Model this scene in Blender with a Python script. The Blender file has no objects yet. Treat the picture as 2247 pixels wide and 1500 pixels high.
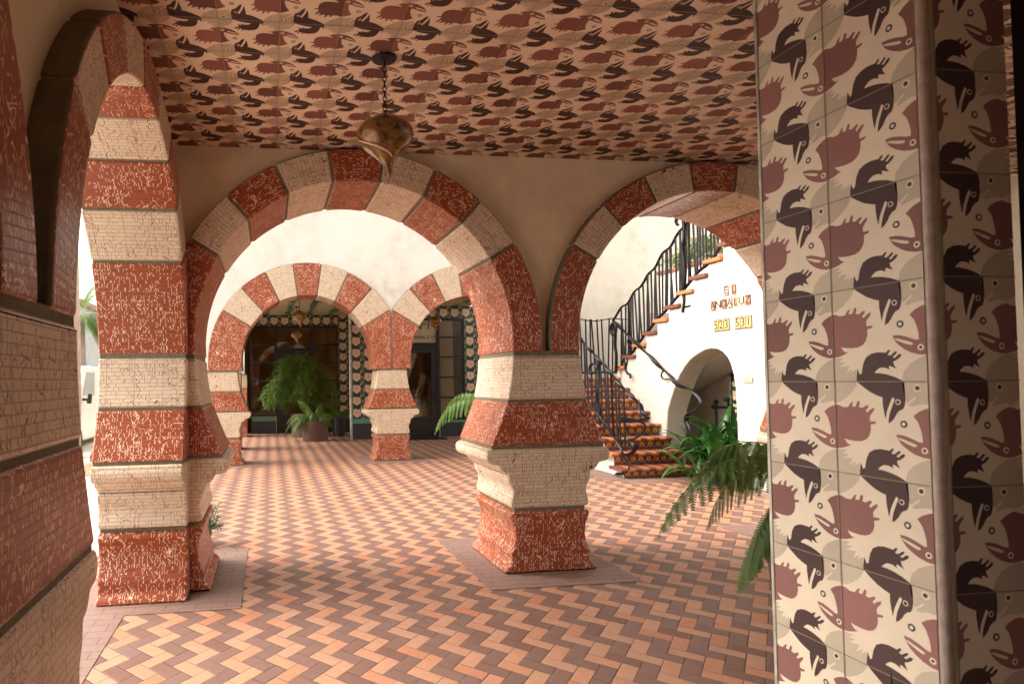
import bpy, bmesh, math, random
from mathutils import Vector, Matrix
random.seed(7)
R = math.radians
scn = bpy.context.scene
COL = scn.collection

# ------------------------------------------------------------------ camera, light, exposure
EYE = 1.5
FPX, CXP, CYP = 1380.0, 773.0, 796.0          # focal length and optical centre for the 2247 x 1500 frame
cam_d = bpy.data.cameras.new('camera'); cam = bpy.data.objects.new('camera', cam_d); COL.objects.link(cam)
cam_d.sensor_width = 36.0; cam_d.lens = FPX / 2247 * 36
cam_d.shift_x = (1123.5 - CXP) / 2247
cam_d.shift_y = (CYP - 750.0) / 2247
cam_d.dof.use_dof = True; cam_d.dof.focus_distance = 5.5; cam_d.dof.aperture_fstop = 5.0
cam_d.clip_start = 0.05; cam_d.clip_end = 500
yaw = math.atan((CXP - 590) / FPX); pitch = math.atan((834 - 796) / FPX); roll = R(0.8)
Mc = Matrix.Rotation(-yaw, 4, 'Z') @ Matrix.Rotation(pitch, 4, 'X') @ Matrix.Rotation(roll, 4, 'Y') @ Matrix.Rotation(R(90), 4, 'X')
cam.matrix_world = Matrix.Translation((0, 0, EYE)) @ Mc
scn.camera = cam

SUN_EL, SUN_AZ = R(45), R(280)     # azimuth measured clockwise from +Y: the light comes from behind and the left
world = bpy.data.worlds.new('World'); scn.world = world; world.use_nodes = True
wt = world.node_tree; wt.nodes.clear()
wo = wt.nodes.new('ShaderNodeOutputWorld'); bg = wt.nodes.new('ShaderNodeBackground'); sky = wt.nodes.new('ShaderNodeTexSky')
sky.sky_type = 'NISHITA'; sky.sun_disc = False; sky.sun_elevation = SUN_EL; sky.sun_rotation = SUN_AZ
sky.dust_density = 4.0; sky.air_density = 1.0; sky.ozone_density = 1.0
bg.inputs['Strength'].default_value = 0.15
# thin bright overcast: the blue is mostly veiled by white cloud
bw = wt.nodes.new('ShaderNodeRGBToBW'); wt.links.new(sky.outputs['Color'], bw.inputs[0])
veil = wt.nodes.new('ShaderNodeMix'); veil.data_type = 'RGBA'; veil.inputs[0].default_value = 0.85
wt.links.new(sky.outputs['Color'], veil.inputs[6]); wt.links.new(bw.outputs[0], veil.inputs[7])
warm = wt.nodes.new('ShaderNodeMix'); warm.data_type = 'RGBA'; warm.blend_type = 'MULTIPLY'; warm.inputs[0].default_value = 1.0; warm.inputs[7].default_value = (1.0, 0.965, 0.915, 1)
wt.links.new(veil.outputs[2], warm.inputs[6]); wt.links.new(warm.outputs[2], bg.inputs['Color']); wt.links.new(bg.outputs['Background'], wo.inputs['Surface'])
sl = bpy.data.lights.new('sun', 'SUN'); sl.energy = 0.5; sl.angle = R(50); sl.color = (1.0, 0.94, 0.86)
so = bpy.data.objects.new('sun', sl); COL.objects.link(so)
sdir = Vector((math.sin(SUN_AZ) * math.cos(SUN_EL), math.cos(SUN_AZ) * math.cos(SUN_EL), math.sin(SUN_EL)))
so.rotation_euler = sdir.to_track_quat('Z', 'Y').to_euler(); so.location = (-6, -6, 12)
scn.view_settings.view_transform = 'Standard'; scn.view_settings.look = 'None'
scn.view_settings.exposure = 2.2; scn.view_settings.gamma = 1.0
scn.cycles.max_bounces = 12; scn.cycles.diffuse_bounces = 6; scn.cycles.glossy_bounces = 4; scn.cycles.transparent_max_bounces = 12
scn.cycles.sample_clamp_indirect = 8.0

# ------------------------------------------------------------------ helpers: objects
def tag(o, label=None, cat=None, group=None, kind=None):
    if label: o['label'] = label
    if cat: o['category'] = cat
    if group: o['group'] = group
    if kind: o['kind'] = kind
    return o

def thing(name, label, cat, loc=(0, 0, 0), rotz=0.0, group=None):
    o = bpy.data.objects.new(name, None); COL.objects.link(o)
    o.empty_display_size = 0.2
    o.location = loc; o.rotation_euler = (0, 0, rotz)
    return tag(o, label, cat, group)

class MB:
    """collects faces with uv (metres) and material slots, then links them as ONE mesh object"""
    def __init__(s): s.v = []; s.f = []; s.m = []; s.u = []
    def face(s, pts, uv=None, mat=0):
        n = len(s.v); s.v += [tuple(p) for p in pts]; s.f.append(list(range(n, n + len(pts)))); s.m.append(mat)
        s.u += list(uv) if uv else [(0.0, 0.0)] * len(pts)
    def grid(s, rows, uvs=None, mat=0, close=False):
        """rows of points -> shared-vertex quads"""
        n = len(s.v); nr, nc = len(rows), len(rows[0])
        for r in rows: s.v += [tuple(p) for p in r]
        for i in range(nr - 1):
            for j in range(nc if close else nc - 1):
                k = (j + 1) % nc
                s.f.append([n + i*nc + j, n + i*nc + k, n + (i+1)*nc + k, n + (i+1)*nc + j]); s.m.append(mat)
                if uvs: s.u += [uvs[i][j], uvs[i][k], uvs[i+1][k], uvs[i+1][j]]
                else: s.u += [(j/nc, i/nr), ((j+1)/nc, i/nr), ((j+1)/nc, (i+1)/nr), (j/nc, (i+1)/nr)]
    def slab(s, poly, F, d0, d1, uvf=None, mat=0, side_mat=None, voff=0.0, back=None):
        """prism: CCW polygon (a,b) seen from the front, pushed from depth d0 to d1 along F(a,b,d)"""
        n = len(s.v); k = len(poly)
        s.v += [tuple(F(a, b, d0)) for a, b in poly] + [tuple(F(a, b, d1)) for a, b in poly]
        uvf = uvf or (lambda a, b: (a, b))
        s.f.append(list(range(n, n + k))); s.m.append(mat); s.u += [uvf(a, b) for a, b in poly]
        s.f.append([n + k + i for i in reversed(range(k))]); s.m.append(mat); s.u += [uvf(a, b) for a, b in reversed(poly)]
        c = voff
        for i in range(k):
            j = (i + 1) % k
            l = math.hypot(poly[j][0] - poly[i][0], poly[j][1] - poly[i][1])
            s.f.append([n + j, n + i, n + k + i, n + k + j])
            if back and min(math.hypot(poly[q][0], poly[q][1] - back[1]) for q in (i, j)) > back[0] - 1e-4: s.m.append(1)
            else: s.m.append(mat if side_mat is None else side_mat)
            s.u += [(d0, c + l), (d0, c), (d1, c), (d1, c + l)]
            c += l
    def box(s, x0, y0, z0, x1, y1, z1, mat=0):
        F = lambda a, b, d: (a, d, b)
        s.slab([(x0, z0), (x1, z0), (x1, z1), (x0, z1)], F, y0, y1, mat=mat)
        # top and bottom need planar uv
    def tube(s, pts, rad, n=8, mat=0, flat=1.0, twist=0.0, caps=True):
        pts = [Vector(p) for p in pts]; m = len(pts)
        if not hasattr(rad, '__len__'): rad = [rad] * m
        t0 = (pts[1] - pts[0]).normalized()
        up = Vector((0, 0, 1)) if abs(t0.z) < 0.9 else Vector((1, 0, 0))
        nrm = t0.cross(up).normalized(); rows = []; uvs = []; L = 0
        for i, p in enumerate(pts):
            t = (pts[min(i + 1, m - 1)] - pts[max(i - 1, 0)])
            t = t.normalized() if t.length > 1e-9 else t0
            nrm = (nrm - t * nrm.dot(t)); nrm = nrm.normalized() if nrm.length > 1e-6 else t.orthogonal().normalized()
            b = t.cross(nrm)
            if i: L += (p - pts[i-1]).length
            row = []
            for j in range(n):
                a = 2 * math.pi * j / n; tw = twist * L
                ca, sa = math.cos(a) * rad[i], math.sin(a) * rad[i] * flat
                x, y = ca * math.cos(tw) - sa * math.sin(tw), ca * math.sin(tw) + sa * math.cos(tw)
                row.append(p + nrm * x + b * y)
            rows.append(row); uvs.append([(j / n, L) for j in range(n)])
        s.grid(rows, None, mat, close=True)
        if caps:
            s.face(list(reversed(rows[0])), mat=mat); s.face(rows[-1], mat=mat)
    def lathe(s, prof, c=(0, 0, 0), n=32, mat=0):
        rows = [[(c[0] + r * math.cos(2*math.pi*j/n), c[1] + r * math.sin(2*math.pi*j/n), c[2] + z) for j in range(n)] for r, z in prof]
        s.grid(rows, None, mat, close=True)
    def build(s, name, mats, parent=None, bevel=0.0, smooth=None, seg=3, weld=False):
        me = bpy.data.meshes.new(name)
        me.from_pydata(s.v, [], s.f)
        if not isinstance(mats, (list, tuple)): mats = [mats]
        for m in mats: me.materials.append(m)
        me.polygons.foreach_set('material_index', s.m)
        uvl = me.uv_layers.new(name='UVMap')
        flat = [c for p in s.u for c in p]
        uvl.data.foreach_set('uv', flat)
        if weld:
            bm = bmesh.new(); bm.from_mesh(me); bmesh.ops.remove_doubles(bm, verts=bm.verts, dist=1e-5); bm.to_mesh(me); bm.free()
        me.update()
        o = bpy.data.objects.new(name, me); COL.objects.link(o)
        if parent is not None:
            o.parent = parent
        if bevel:
            md = o.modifiers.new('edge', 'BEVEL'); md.width = bevel; md.segments = seg; md.limit_method = 'ANGLE'; md.angle_limit = R(38)
            md.use_clamp_overlap = False; md.harden_normals = True
            me.polygons.foreach_set('use_smooth', [True] * len(me.polygons))
        elif smooth:
            me.polygons.foreach_set('use_smooth', [True] * len(me.polygons))
            me.set_sharp_from_angle(angle=R(smooth))
        return o

def copy_tree(o, parent=None):
    c = o.copy(); COL.objects.link(c); c.parent = parent
    for ch in list(o.children): copy_tree(ch, c)
    return c

def wparent(o, root):
    """parent keeping coordinates that were given in world space"""
    o.parent = root
    o.matrix_parent_inverse = (Matrix.Translation(root.location) @ root.rotation_euler.to_matrix().to_4x4()).inverted()
    return o

def crom(pts, sub=4):
    """catmull-rom through points of any dimension"""
    out = []; n = len(pts)
    for i in range(n - 1):
        p0, p1, p2, p3 = pts[max(i-1, 0)], pts[i], pts[i+1], pts[min(i+2, n-1)]
        for k in range(sub):
            t = k / sub
            out.append(tuple(0.5*((2*b) + (-a+c)*t + (2*a-5*b+4*c-d)*t*t + (-a+3*b-3*c+d)*t**3) for a, b, c, d in zip(p0, p1, p2, p3)))
    out.append(tuple(pts[-1])); return out

# ------------------------------------------------------------------ helpers: node materials
class NT:
    def __init__(s, name):
        s.mat = bpy.data.materials.new(name); s.mat.use_nodes = True
        s.t = s.mat.node_tree; s.t.nodes.clear()
        s.out = s.t.nodes.new('ShaderNodeOutputMaterial')
        s.b = s.t.nodes.new('ShaderNodeBsdfPrincipled')
        s.t.links.new(s.b.outputs[0], s.out.inputs[0])
    def n(s, typ, **kw):
        nd = s.t.nodes.new(typ)
        for k, v in kw.items(): setattr(nd, k, v)
        return nd
    def lk(s, val, sock):
        if isinstance(val, bpy.types.NodeSocket): s.t.links.new(val, sock)
        elif val is not None: sock.default_value = val
    def m(s, op, a, b=None, c=None, clamp=False):
        nd = s.n('ShaderNodeMath', operation=op, use_clamp=clamp)
        s.lk(a, nd.inputs[0]); s.lk(b, nd.inputs[1]); s.lk(c, nd.inputs[2]); return nd.outputs[0]
    def vm(s, op, a, b=None):
        nd = s.n('ShaderNodeVectorMath', operation=op); s.lk(a, nd.inputs[0]); s.lk(b, nd.inputs[1]); return nd.outputs[0]
    def sep(s, v):
        nd = s.n('ShaderNodeSeparateXYZ'); s.lk(v, nd.inputs[0]); return nd.outputs[0], nd.outputs[1], nd.outputs[2]
    def comb(s, x=0.0, y=0.0, z=0.0):
        nd = s.n('ShaderNodeCombineXYZ'); s.lk(x, nd.inputs[0]); s.lk(y, nd.inputs[1]); s.lk(z, nd.inputs[2]); return nd.outputs[0]
    def mix(s, f, a, b, blend='MIX'):
        nd = s.n('ShaderNodeMix', data_type='RGBA', blend_type=blend)
        s.lk(f, nd.inputs[0]); s.lk(a, nd.inputs[6]); s.lk(b, nd.inputs[7]); return nd.outputs[2]
    def wn(s, vec):
        nd = s.n('ShaderNodeTexWhiteNoise', noise_dimensions='3D'); s.lk(vec, nd.inputs['Vector']); return nd.outputs['Value'], nd.outputs['Color']
    def noise(s, vec, scale=5.0, detail=3.0, rough=0.5, dist=0.0):
        nd = s.n('ShaderNodeTexNoise'); s.lk(vec, nd.inputs['Vector']); nd.inputs['Scale'].default_value = scale
        nd.inputs['Detail'].default_value = detail; nd.inputs['Roughness'].default_value = rough; nd.inputs['Distortion'].default_value = dist
        return nd.outputs['Fac']
    def ramp(s, f, stops):
        nd = s.n('ShaderNodeValToRGB'); s.lk(f, nd.inputs[0]); e = nd.color_ramp.elements
        e[0].position, e[0].color = stops[0][0], c4(stops[0][1]); e[1].position, e[1].color = stops[-1][0], c4(stops[-1][1])
        for p, c in stops[1:-1]:
            x = e.new(p); x.color = c4(c)
        return nd.outputs[0]
    def mr(s, v, a, b, c=0.0, d=1.0):
        nd = s.n('ShaderNodeMapRange'); s.lk(v, nd.inputs[0])
        for i, q in enumerate((a, b, c, d)): nd.inputs[i+1].default_value = q
        return nd.outputs[0]
    def uv(s): return s.n('ShaderNodeUVMap', uv_map='UVMap').outputs[0]
    def pos(s): return s.n('ShaderNodeNewGeometry').outputs['Position']
    def objco(s): return s.n('ShaderNodeTexCoord').outputs['Object']
    def orand(s): return s.n('ShaderNodeObjectInfo').outputs['Random']
    def bump(s, h, dist=0.01, strength=0.5):
        nd = s.n('ShaderNodeBump'); s.lk(h, nd.inputs['Height']); nd.inputs['Distance'].default_value = dist; nd.inputs['Strength'].default_value = strength
        s.t.links.new(nd.outputs[0], s.b.inputs['Normal']); return nd.outputs[0]
    def set(s, col=None, rough=None, metal=None, spec=None, **kw):
        if col is not None: s.lk(c4(col) if not isinstance(col, bpy.types.NodeSocket) else col, s.b.inputs['Base Color'])
        if rough is not None: s.lk(rough, s.b.inputs['Roughness'])
        if metal is not None: s.lk(metal, s.b.inputs['Metallic'])
        if spec is not None: s.lk(spec, s.b.inputs['Specular IOR Level'])
        return s.mat
def c4(c): return (c[0], c[1], c[2], 1.0) if len(c) == 3 else c

def plain(name, col, rough=0.6, metal=0.0, var=0.12, scale=9.0, bump=0.0, spec=0.5):
    t = NT(name); p = t.objco()
    f = t.noise(p, scale, 4.0, 0.6)
    lo = tuple(c * (1 - var) for c in col); hi = tuple(min(1, c * (1 + var)) for c in col)
    t.set(t.ramp(f, [(0.3, lo), (0.7, hi)]), rough, metal, spec)
    if bump: t.bump(t.noise(p, scale * 6, 3.0), bump, 0.5)
    return t.mat

def strokes(t, u, v, cw, ch, seed, dens, thick, ang, length, curve=0.0, jit=0.0, gate=None):
    """one short painted stroke per cell: random angle, random presence"""
    cu, cv = t.m('DIVIDE', u, cw), t.m('DIVIDE', v, ch)
    iu, iv = t.m('FLOOR', cu), t.m('FLOOR', cv)
    val, colr = t.wn(t.comb(iu, iv, seed))
    r, g, b = t.sep(colr)
    x = t.m('MULTIPLY', t.m('SUBTRACT', t.m('FRACT', cu), 0.5), cw)
    y = t.m('MULTIPLY', t.m('SUBTRACT', t.m('FRACT', cv), 0.5), ch)
    if jit:
        x = t.m('ADD', x, t.m('MULTIPLY', t.m('SUBTRACT', r, 0.5), jit))
    a = t.m('MULTIPLY', t.m('SUBTRACT', g, 0.5), ang)
    ca, sa = t.m('COSINE', a), t.m('SINE', a)
    xr = t.m('ADD', t.m('MULTIPLY', x, ca), t.m('MULTIPLY', y, sa))
    yr = t.m('SUBTRACT', t.m('MULTIPLY', y, ca), t.m('MULTIPLY', x, sa))
    if curve:
        k = t.m('MULTIPLY', t.m('SUBTRACT', b, 0.5), curve)
        xr = t.m('ADD', xr, t.m('MULTIPLY', k, t.m('MULTIPLY', yr, yr)))
    w = t.m('MULTIPLY', thick, t.m('ADD', 0.6, t.m('MULTIPLY', r, 0.8)))
    m1 = t.m('LESS_THAN', t.m('ABSOLUTE', xr), w)
    m2 = t.m('LESS_THAN', t.m('ABSOLUTE', yr), t.m('MULTIPLY', length * 0.5, t.m('ADD', 0.55, t.m('MULTIPLY', b, 0.5))))
    if gate is not None: dens = t.m('MULTIPLY', gate, dens)
    m3 = t.m('LESS_THAN', val, dens)
    return t.m('MULTIPLY', t.m('MULTIPLY', m1, m2), m3)

def script_tile(name, base, base2, mark, grout, seed, thick, rough):
    """narrow glazed bricks painted with calligraphic strokes"""
    t = NT(name)
    U = t.uv(); u0, v0, _ = t.sep(U)
    off = t.m('MULTIPLY', t.orand(), 37.0)
    u = t.m('ADD', u0, off); v = t.m('ADD', v0, t.m('MULTIPLY', t.m('FLOOR', t.m('MULTIPLY', off, 7.0)), 0.027))
    P = t.comb(u, v, t.m('ADD', off, float(seed)))
    H = 0.027
    row = t.m('FLOOR', t.m('DIVIDE', v, H))
    # hand-made waviness of every line
    wob = t.m('MULTIPLY', t.m('SUBTRACT', t.noise(P, 26.0, 1.0), 0.5), 0.006)
    uw = t.m('ADD', u, wob)
    gate = t.m('ADD', 0.35, t.m('MULTIPLY', t.mr(t.noise(P, 6.0, 1.0), 0.3, 0.7), 0.9))
    k1 = strokes(t, uw, v, 0.017, H, seed + 1.0, 0.44, thick * 0.70, 1.0, H * 1.15, 0.0, 0.008, gate)
    k2 = strokes(t, t.m('ADD', uw, 0.0087), v, 0.029, H, seed + 2.0, 0.29, thick, 2.0, H * 1.2, 30.0, 0.01, gate)
    k3 = strokes(t, uw, t.m('ADD', v, 0.011), 0.024, 0.031, seed + 3.0, 0.22, thick * 1.5, 3.1, thick * 3.4)
    k4 = strokes(t, t.m('ADD', uw, 0.03), t.m('ADD', v, 0.02), 0.094, 0.083, seed + 4.0, 0.20, thick * 1.2, 3.1, 0.085, 34.0)
    n1 = t.noise(P, 13.0, 1.0, 0.4, 0.6); n2 = t.noise(t.vm('ADD', P, (11.0, 5.0, 3.0)), 5.0, 0.0)
    k5 = t.m('MULTIPLY', t.m('LESS_THAN', t.m('ABSOLUTE', t.m('SUBTRACT', n1, 0.52)), thick * 3.6), t.m('GREATER_THAN', n2, 0.635))
    mk = t.m('MAXIMUM', t.m('MAXIMUM', t.m('MAXIMUM', k1, k2), t.m('MAXIMUM', k3, k4)), k5)
    # grout
    fr = t.m('FRACT', t.m('DIVIDE', v, H)); g1 = t.m('LESS_THAN', fr, 0.10)
    BW = 0.19
    uo = t.m('DIVIDE', t.m('ADD', u0, 0.03), BW); g2 = t.m('LESS_THAN', t.m('FRACT', uo), 0.013)
    g = t.m('MAXIMUM', g1, g2)
    val, _c = t.wn(t.comb(t.m('FLOOR', uo), row, t.m('ADD', off, 3.0)))
    blot = t.noise(P, 9.0, 3.0, 0.6)
    cb = t.mix(t.m('ADD', t.m('MULTIPLY', val, 0.55), t.m('MULTIPLY', blot, 0.4)), c4(base), c4(base2))
    c = t.mix(g, cb, c4(grout))
    c = t.mix(t.m('MULTIPLY', mk, t.m('SUBTRACT', 1.0, t.m('MULTIPLY', g1, 0.6))), c, c4(mark))
    t.set(c, t.m('ADD', rough, t.m('MULTIPLY', g, 0.35)), 0.0, 0.28)
    hgt = t.m('ADD', t.m('MULTIPLY', t.m('SUBTRACT', 1.0, g), 1.0), t.m('MULTIPLY', val, 0.5))
    hgt = t.m('ADD', hgt, t.m('MULTIPLY', t.noise(P, 60.0, 2.0), 0.35))
    t.bump(hgt, 0.0016, 0.55)
    return t.mat

M = {}
M['red'] = script_tile('red_glazed_tile', (0.245, 0.044, 0.014), (0.33, 0.074, 0.028), (0.80, 0.58, 0.42), (0.34, 0.115, 0.06), 3.0, 0.0031, 0.30)
M['cream'] = script_tile('cream_glazed_tile', (0.62, 0.485, 0.345), (0.70, 0.575, 0.435), (0.16, 0.026, 0.011), (0.34, 0.17, 0.08), 9.0, 0.0022, 0.27)
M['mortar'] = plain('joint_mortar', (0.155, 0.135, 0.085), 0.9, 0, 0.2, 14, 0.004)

def stucco(name, col, stain, amt, rough=0.9):
    t = NT(name); p = t.pos()
    a = t.noise(p, 0.9, 5.0, 0.6, 0.4); b = t.noise(p, 3.3, 4.0, 0.6)
    f = t.m('MULTIPLY', t.mr(a, 0.42, 0.72), t.mr(b, 0.35, 0.75))
    c = t.mix(t.m('MULTIPLY', f, amt), c4(col), c4(stain))
    sp = t.noise(p, 38.0, 2.0)
    c = t.mix(t.m('MULTIPLY', t.m('GREATER_THAN', sp, 0.735), 0.35), c, c4(stain))
    t.set(c, rough, 0, 0.3)
    t.bump(t.m('ADD', t.noise(p, 5.0, 5.0, 0.6, 0.5), t.m('MULTIPLY', t.noise(p, 55.0, 3.0), 0.3)), 0.022, 0.7)
    return t.mat
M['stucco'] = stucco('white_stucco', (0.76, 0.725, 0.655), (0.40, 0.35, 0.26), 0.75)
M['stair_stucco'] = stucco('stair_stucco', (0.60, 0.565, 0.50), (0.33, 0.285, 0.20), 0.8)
M['plaster'] = stucco('porch_plaster', (0.80, 0.66, 0.46), (0.52, 0.39, 0.245), 0.9)
M['iron'] = plain('wrought_iron', (0.020, 0.017, 0.020), 0.38, 0.75, 0.3, 40, 0.002)
M['dark_iron'] = plain('blackened_iron', (0.014, 0.011, 0.009), 0.5, 0.6, 0.3, 30)
M['black_frame'] = plain('black_painted_frame', (0.010, 0.009, 0.009), 0.35, 0.0, 0.3, 4)

def herringbone():
    t = NT('herringbone_brick'); p = t.pos(); x, y, z = t.sep(p)
    W = 0.0956 * math.sqrt(2); OX, OY = -0.292, -5.430
    x = t.m('ADD', t.m('MULTIPLY', x, 1.125), OX); y = t.m('ADD', y, OY)
    px = t.m('DIVIDE', t.m('ADD', x, y), W); py = t.m('DIVIDE', t.m('SUBTRACT', x, y), W)
    i, j = t.m('FLOOR', px), t.m('FLOOR', py)
    k = t.m('FLOORED_MODULO', t.m('SUBTRACT', i, j), 4.0)
    isH = t.m('LESS_THAN', k, 1.5)
    i0h = t.m('SUBTRACT', i, k); k2 = t.m('COMPARE', k, 2.0, 0.5)
    j0v = t.m('SUBTRACT', j, k2)
    def sel(a, b): return t.m('ADD', t.m('MULTIPLY', isH, a), t.m('MULTIPLY', t.m('SUBTRACT', 1.0, isH), b))
    i0 = sel(i0h, i); j0 = sel(j, j0v)
    lx = sel(t.m('SUBTRACT', px, i0h), t.m('SUBTRACT', py, j0v)); ly = sel(t.m('SUBTRACT', py, j), t.m('SUBTRACT', px, i))
    n = t.m('FLOOR', t.m('MULTIPLY', t.m('ADD', t.m('ADD', i0, j0), sel(0.01, 1.01)), 0.5))
    par = t.m('FLOORED_MODULO', n, 2.0); light = t.m('LESS_THAN', par, 0.5)
    val, col = t.wn(t.comb(i0, j0, isH)); r, g, b = t.sep(col)
    wb = t.m('MULTIPLY', t.m('SUBTRACT', t.noise(p, 60.0, 2.0), 0.5), 0.035)
    e = t.m('MINIMUM', t.m('MINIMUM', lx, t.m('SUBTRACT', 2.0, lx)), t.m('MINIMUM', ly, t.m('SUBTRACT', 1.0, ly)))
    e = t.m('ADD', e, wb)
    gw = t.m('ADD', 0.012, t.m('MULTIPLY', t.m('POWER', g, 4.0), 0.03))
    gap = t.m('LESS_THAN', e, gw)
    spk = t.noise(p, 120.0, 2.0, 0.7); cl = t.noise(p, 3.0, 4.0, 0.6); mid = t.noise(p, 22.0, 3.0)
    lc = t.ramp(val, [(0.0, (0.43, 0.228, 0.140)), (0.5, (0.46, 0.235, 0.138)), (0.8, (0.45, 0.205, 0.115)), (1.0, (0.44, 0.172, 0.088))])
    dc = t.ramp(val, [(0.0, (0.172, 0.092, 0.070)), (0.5, (0.196, 0.106, 0.081)), (1.0, (0.172, 0.079, 0.056))])
    c = t.mix(light, dc, lc)
    c = t.mix(t.m('MULTIPLY', t.mr(mid, 0.35, 0.75), 0.30), c, t.mix(0.5, c, (0.10, 0.055, 0.04, 1)))
    c = t.mix(t.m('MULTIPLY', t.mr(spk, 0.62, 0.72), 0.35), c, (0.10, 0.06, 0.045, 1))
    c = t.mix(t.m('MULTIPLY', t.mr(cl, 0.45, 0.75), 0.22), c, (0.22, 0.15, 0.115, 1))
    c = t.mix(gap, c, (0.050, 0.034, 0.026, 1))
    t.set(c, t.m('ADD', 0.52, t.m('MULTIPLY', mid, 0.2)), 0, 0.4)
    h = t.m('ADD', t.m('MULTIPLY', t.mr(e, 0.0, 0.06), 1.0), t.m('ADD', t.m('MULTIPLY', val, 0.25), t.m('MULTIPLY', spk, 0.12)))
    t.bump(h, 0.004, 0.6)
    return t.mat
M['floor'] = herringbone()

def paver(name, c1, c2, bw=0.20, bh=0.098, mort=0.006):
    t = NT(name); p = t.pos()
    nd = t.n('ShaderNodeTexBrick'); t.lk(p, nd.inputs['Vector']); nd.inputs['Scale'].default_value = 1.0
    nd.inputs['Color1'].default_value = c4(c1); nd.inputs['Color2'].default_value = c4(c2); nd.inputs['Mortar'].default_value = (0.05, 0.035, 0.028, 1)
    nd.inputs['Mortar Size'].default_value = mort * 0.35; nd.inputs['Mortar Smooth'].default_value = 0.1
    nd.inputs['Brick Width'].default_value = bw; nd.inputs['Row Height'].default_value = bh
    f = t.noise(p, 24.0, 4.0, 0.65)
    c = t.mix(t.m('MULTIPLY', t.mr(f, 0.35, 0.75), 0.4), nd.outputs['Color'], c4(tuple(x * 0.6 for x in c1)))
    t.set(c, 0.6, 0, 0.4); t.bump(t.m('ADD', t.m('MULTIPLY', nd.outputs['Fac'], -1.0), t.m('MULTIPLY', f, 0.2)), 0.003, 0.5)
    return t.mat
M['paver'] = paver('brown_paver', (0.24, 0.145, 0.115), (0.27, 0.165, 0.13))

def glazed(name, col, rough=0.35, tint=0.22, spec=0.5):
    """encaustic tile colour: each tile fired a little differently, cell taken from uv in tile units"""
    t = NT(name); U = t.uv(); u, v, _ = t.sep(U)
    val, c3 = t.wn(t.comb(t.m('FLOOR', u), t.m('FLOOR', v), 1.0))
    f = t.noise(t.pos(), 14.0, 4.0, 0.6); f2 = t.noise(t.pos(), 2.4, 3.0, 0.5)
    k = t.m('ADD', 1.0 - tint * 0.5, t.m('MULTIPLY', val, tint))
    k = t.m('MULTIPLY', k, t.m('ADD', 0.90, t.m('MULTIPLY', f, 0.2)))
    k = t.m('MULTIPLY', k, t.m('ADD', 0.93, t.m('MULTIPLY', f2, 0.14)))
    c = t.vm('MULTIPLY', col, t.comb(k, k, k))
    t.set(c, t.m('ADD', rough, t.m('MULTIPLY', f, 0.15)), 0, spec)
    return t.mat
M['b_cream'] = glazed('tile_cream', (0.76, 0.65, 0.49), 0.45, 0.10)
M['b_grey'] = glazed('tile_grey', (0.52, 0.44, 0.325), 0.42, 0.20)
M['b_black'] = glazed('tile_umber', (0.078, 0.044, 0.041), 0.5, 0.45, 0.25)
M['b_mauve'] = glazed('tile_mauve', (0.27, 0.125, 0.108), 0.5, 0.5, 0.25)
M['b_ring'] = glazed('tile_charcoal', (0.035, 0.030, 0.032), 0.42, 0.2)
M['grout'] = plain('tile_grout', (0.26, 0.20, 0.14), 0.85, 0, 0.2, 30)
M['trim'] = plain('rounded_trim', (0.46, 0.36, 0.30), 0.45, 0, 0.22, 18, 0.003)
M['g_green'] = glazed('tile_dark_green', (0.012, 0.040, 0.026), 0.3, 0.5)
M['g_black'] = glazed('tile_black', (0.010, 0.012, 0.011), 0.3, 0.3)
M['g_pink'] = glazed('tile_buff', (0.62, 0.44, 0.30), 0.35, 0.12)
M['g_strip'] = glazed('tile_jade', (0.10, 0.25, 0.185), 0.3, 0.3)
M['g_base'] = glazed('tile_slate', (0.028, 0.030, 0.033), 0.4, 0.5)
M['g_trim'] = plain('weathered_white_trim', (0.46, 0.44, 0.36), 0.5, 0, 0.45, 6)
M['terra'] = plain('terracotta_orange', (0.50, 0.175, 0.065), 0.45, 0, 0.15, 20, 0.002)
M['terra_dark'] = plain('terracotta_dark', (0.17, 0.058, 0.035), 0.42, 0, 0.2, 20, 0.002)
M['r_blue'] = glazed('riser_indigo', (0.030, 0.030, 0.075), 0.3, 0.2)
M['r_gold'] = glazed('riser_gold', (0.55, 0.27, 0.035), 0.3, 0.3)
M['r_rust'] = glazed('riser_rust', (0.38, 0.12, 0.05), 0.3, 0.3)

def glass(name, tint=(0.9, 0.85, 0.75), refl=0.0):
    t = NT(name); t.t.nodes.remove(t.b)
    tr = t.n('ShaderNodeBsdfTransparent'); tr.inputs[0].default_value = c4(tint)
    gl = t.n('ShaderNodeBsdfGlossy'); gl.inputs['Roughness'].default_value = 0.015
    fr = t.n('ShaderNodeFresnel'); fr.inputs[0].default_value = 1.5
    f = t.m('ADD', t.m('MULTIPLY', fr.outputs[0], 1.0), refl, clamp=True)
    mx = t.n('ShaderNodeMixShader'); t.lk(f, mx.inputs[0]); t.lk(tr.outputs[0], mx.inputs[1]); t.lk(gl.outputs[0], mx.inputs[2])
    t.lk(mx.outputs[0], t.out.inputs[0]); return t.mat
M['glass'] = glass('shop_glass')
M['car_glass'] = glass('car_glass', (0.5, 0.53, 0.53), 0.25)

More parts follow.
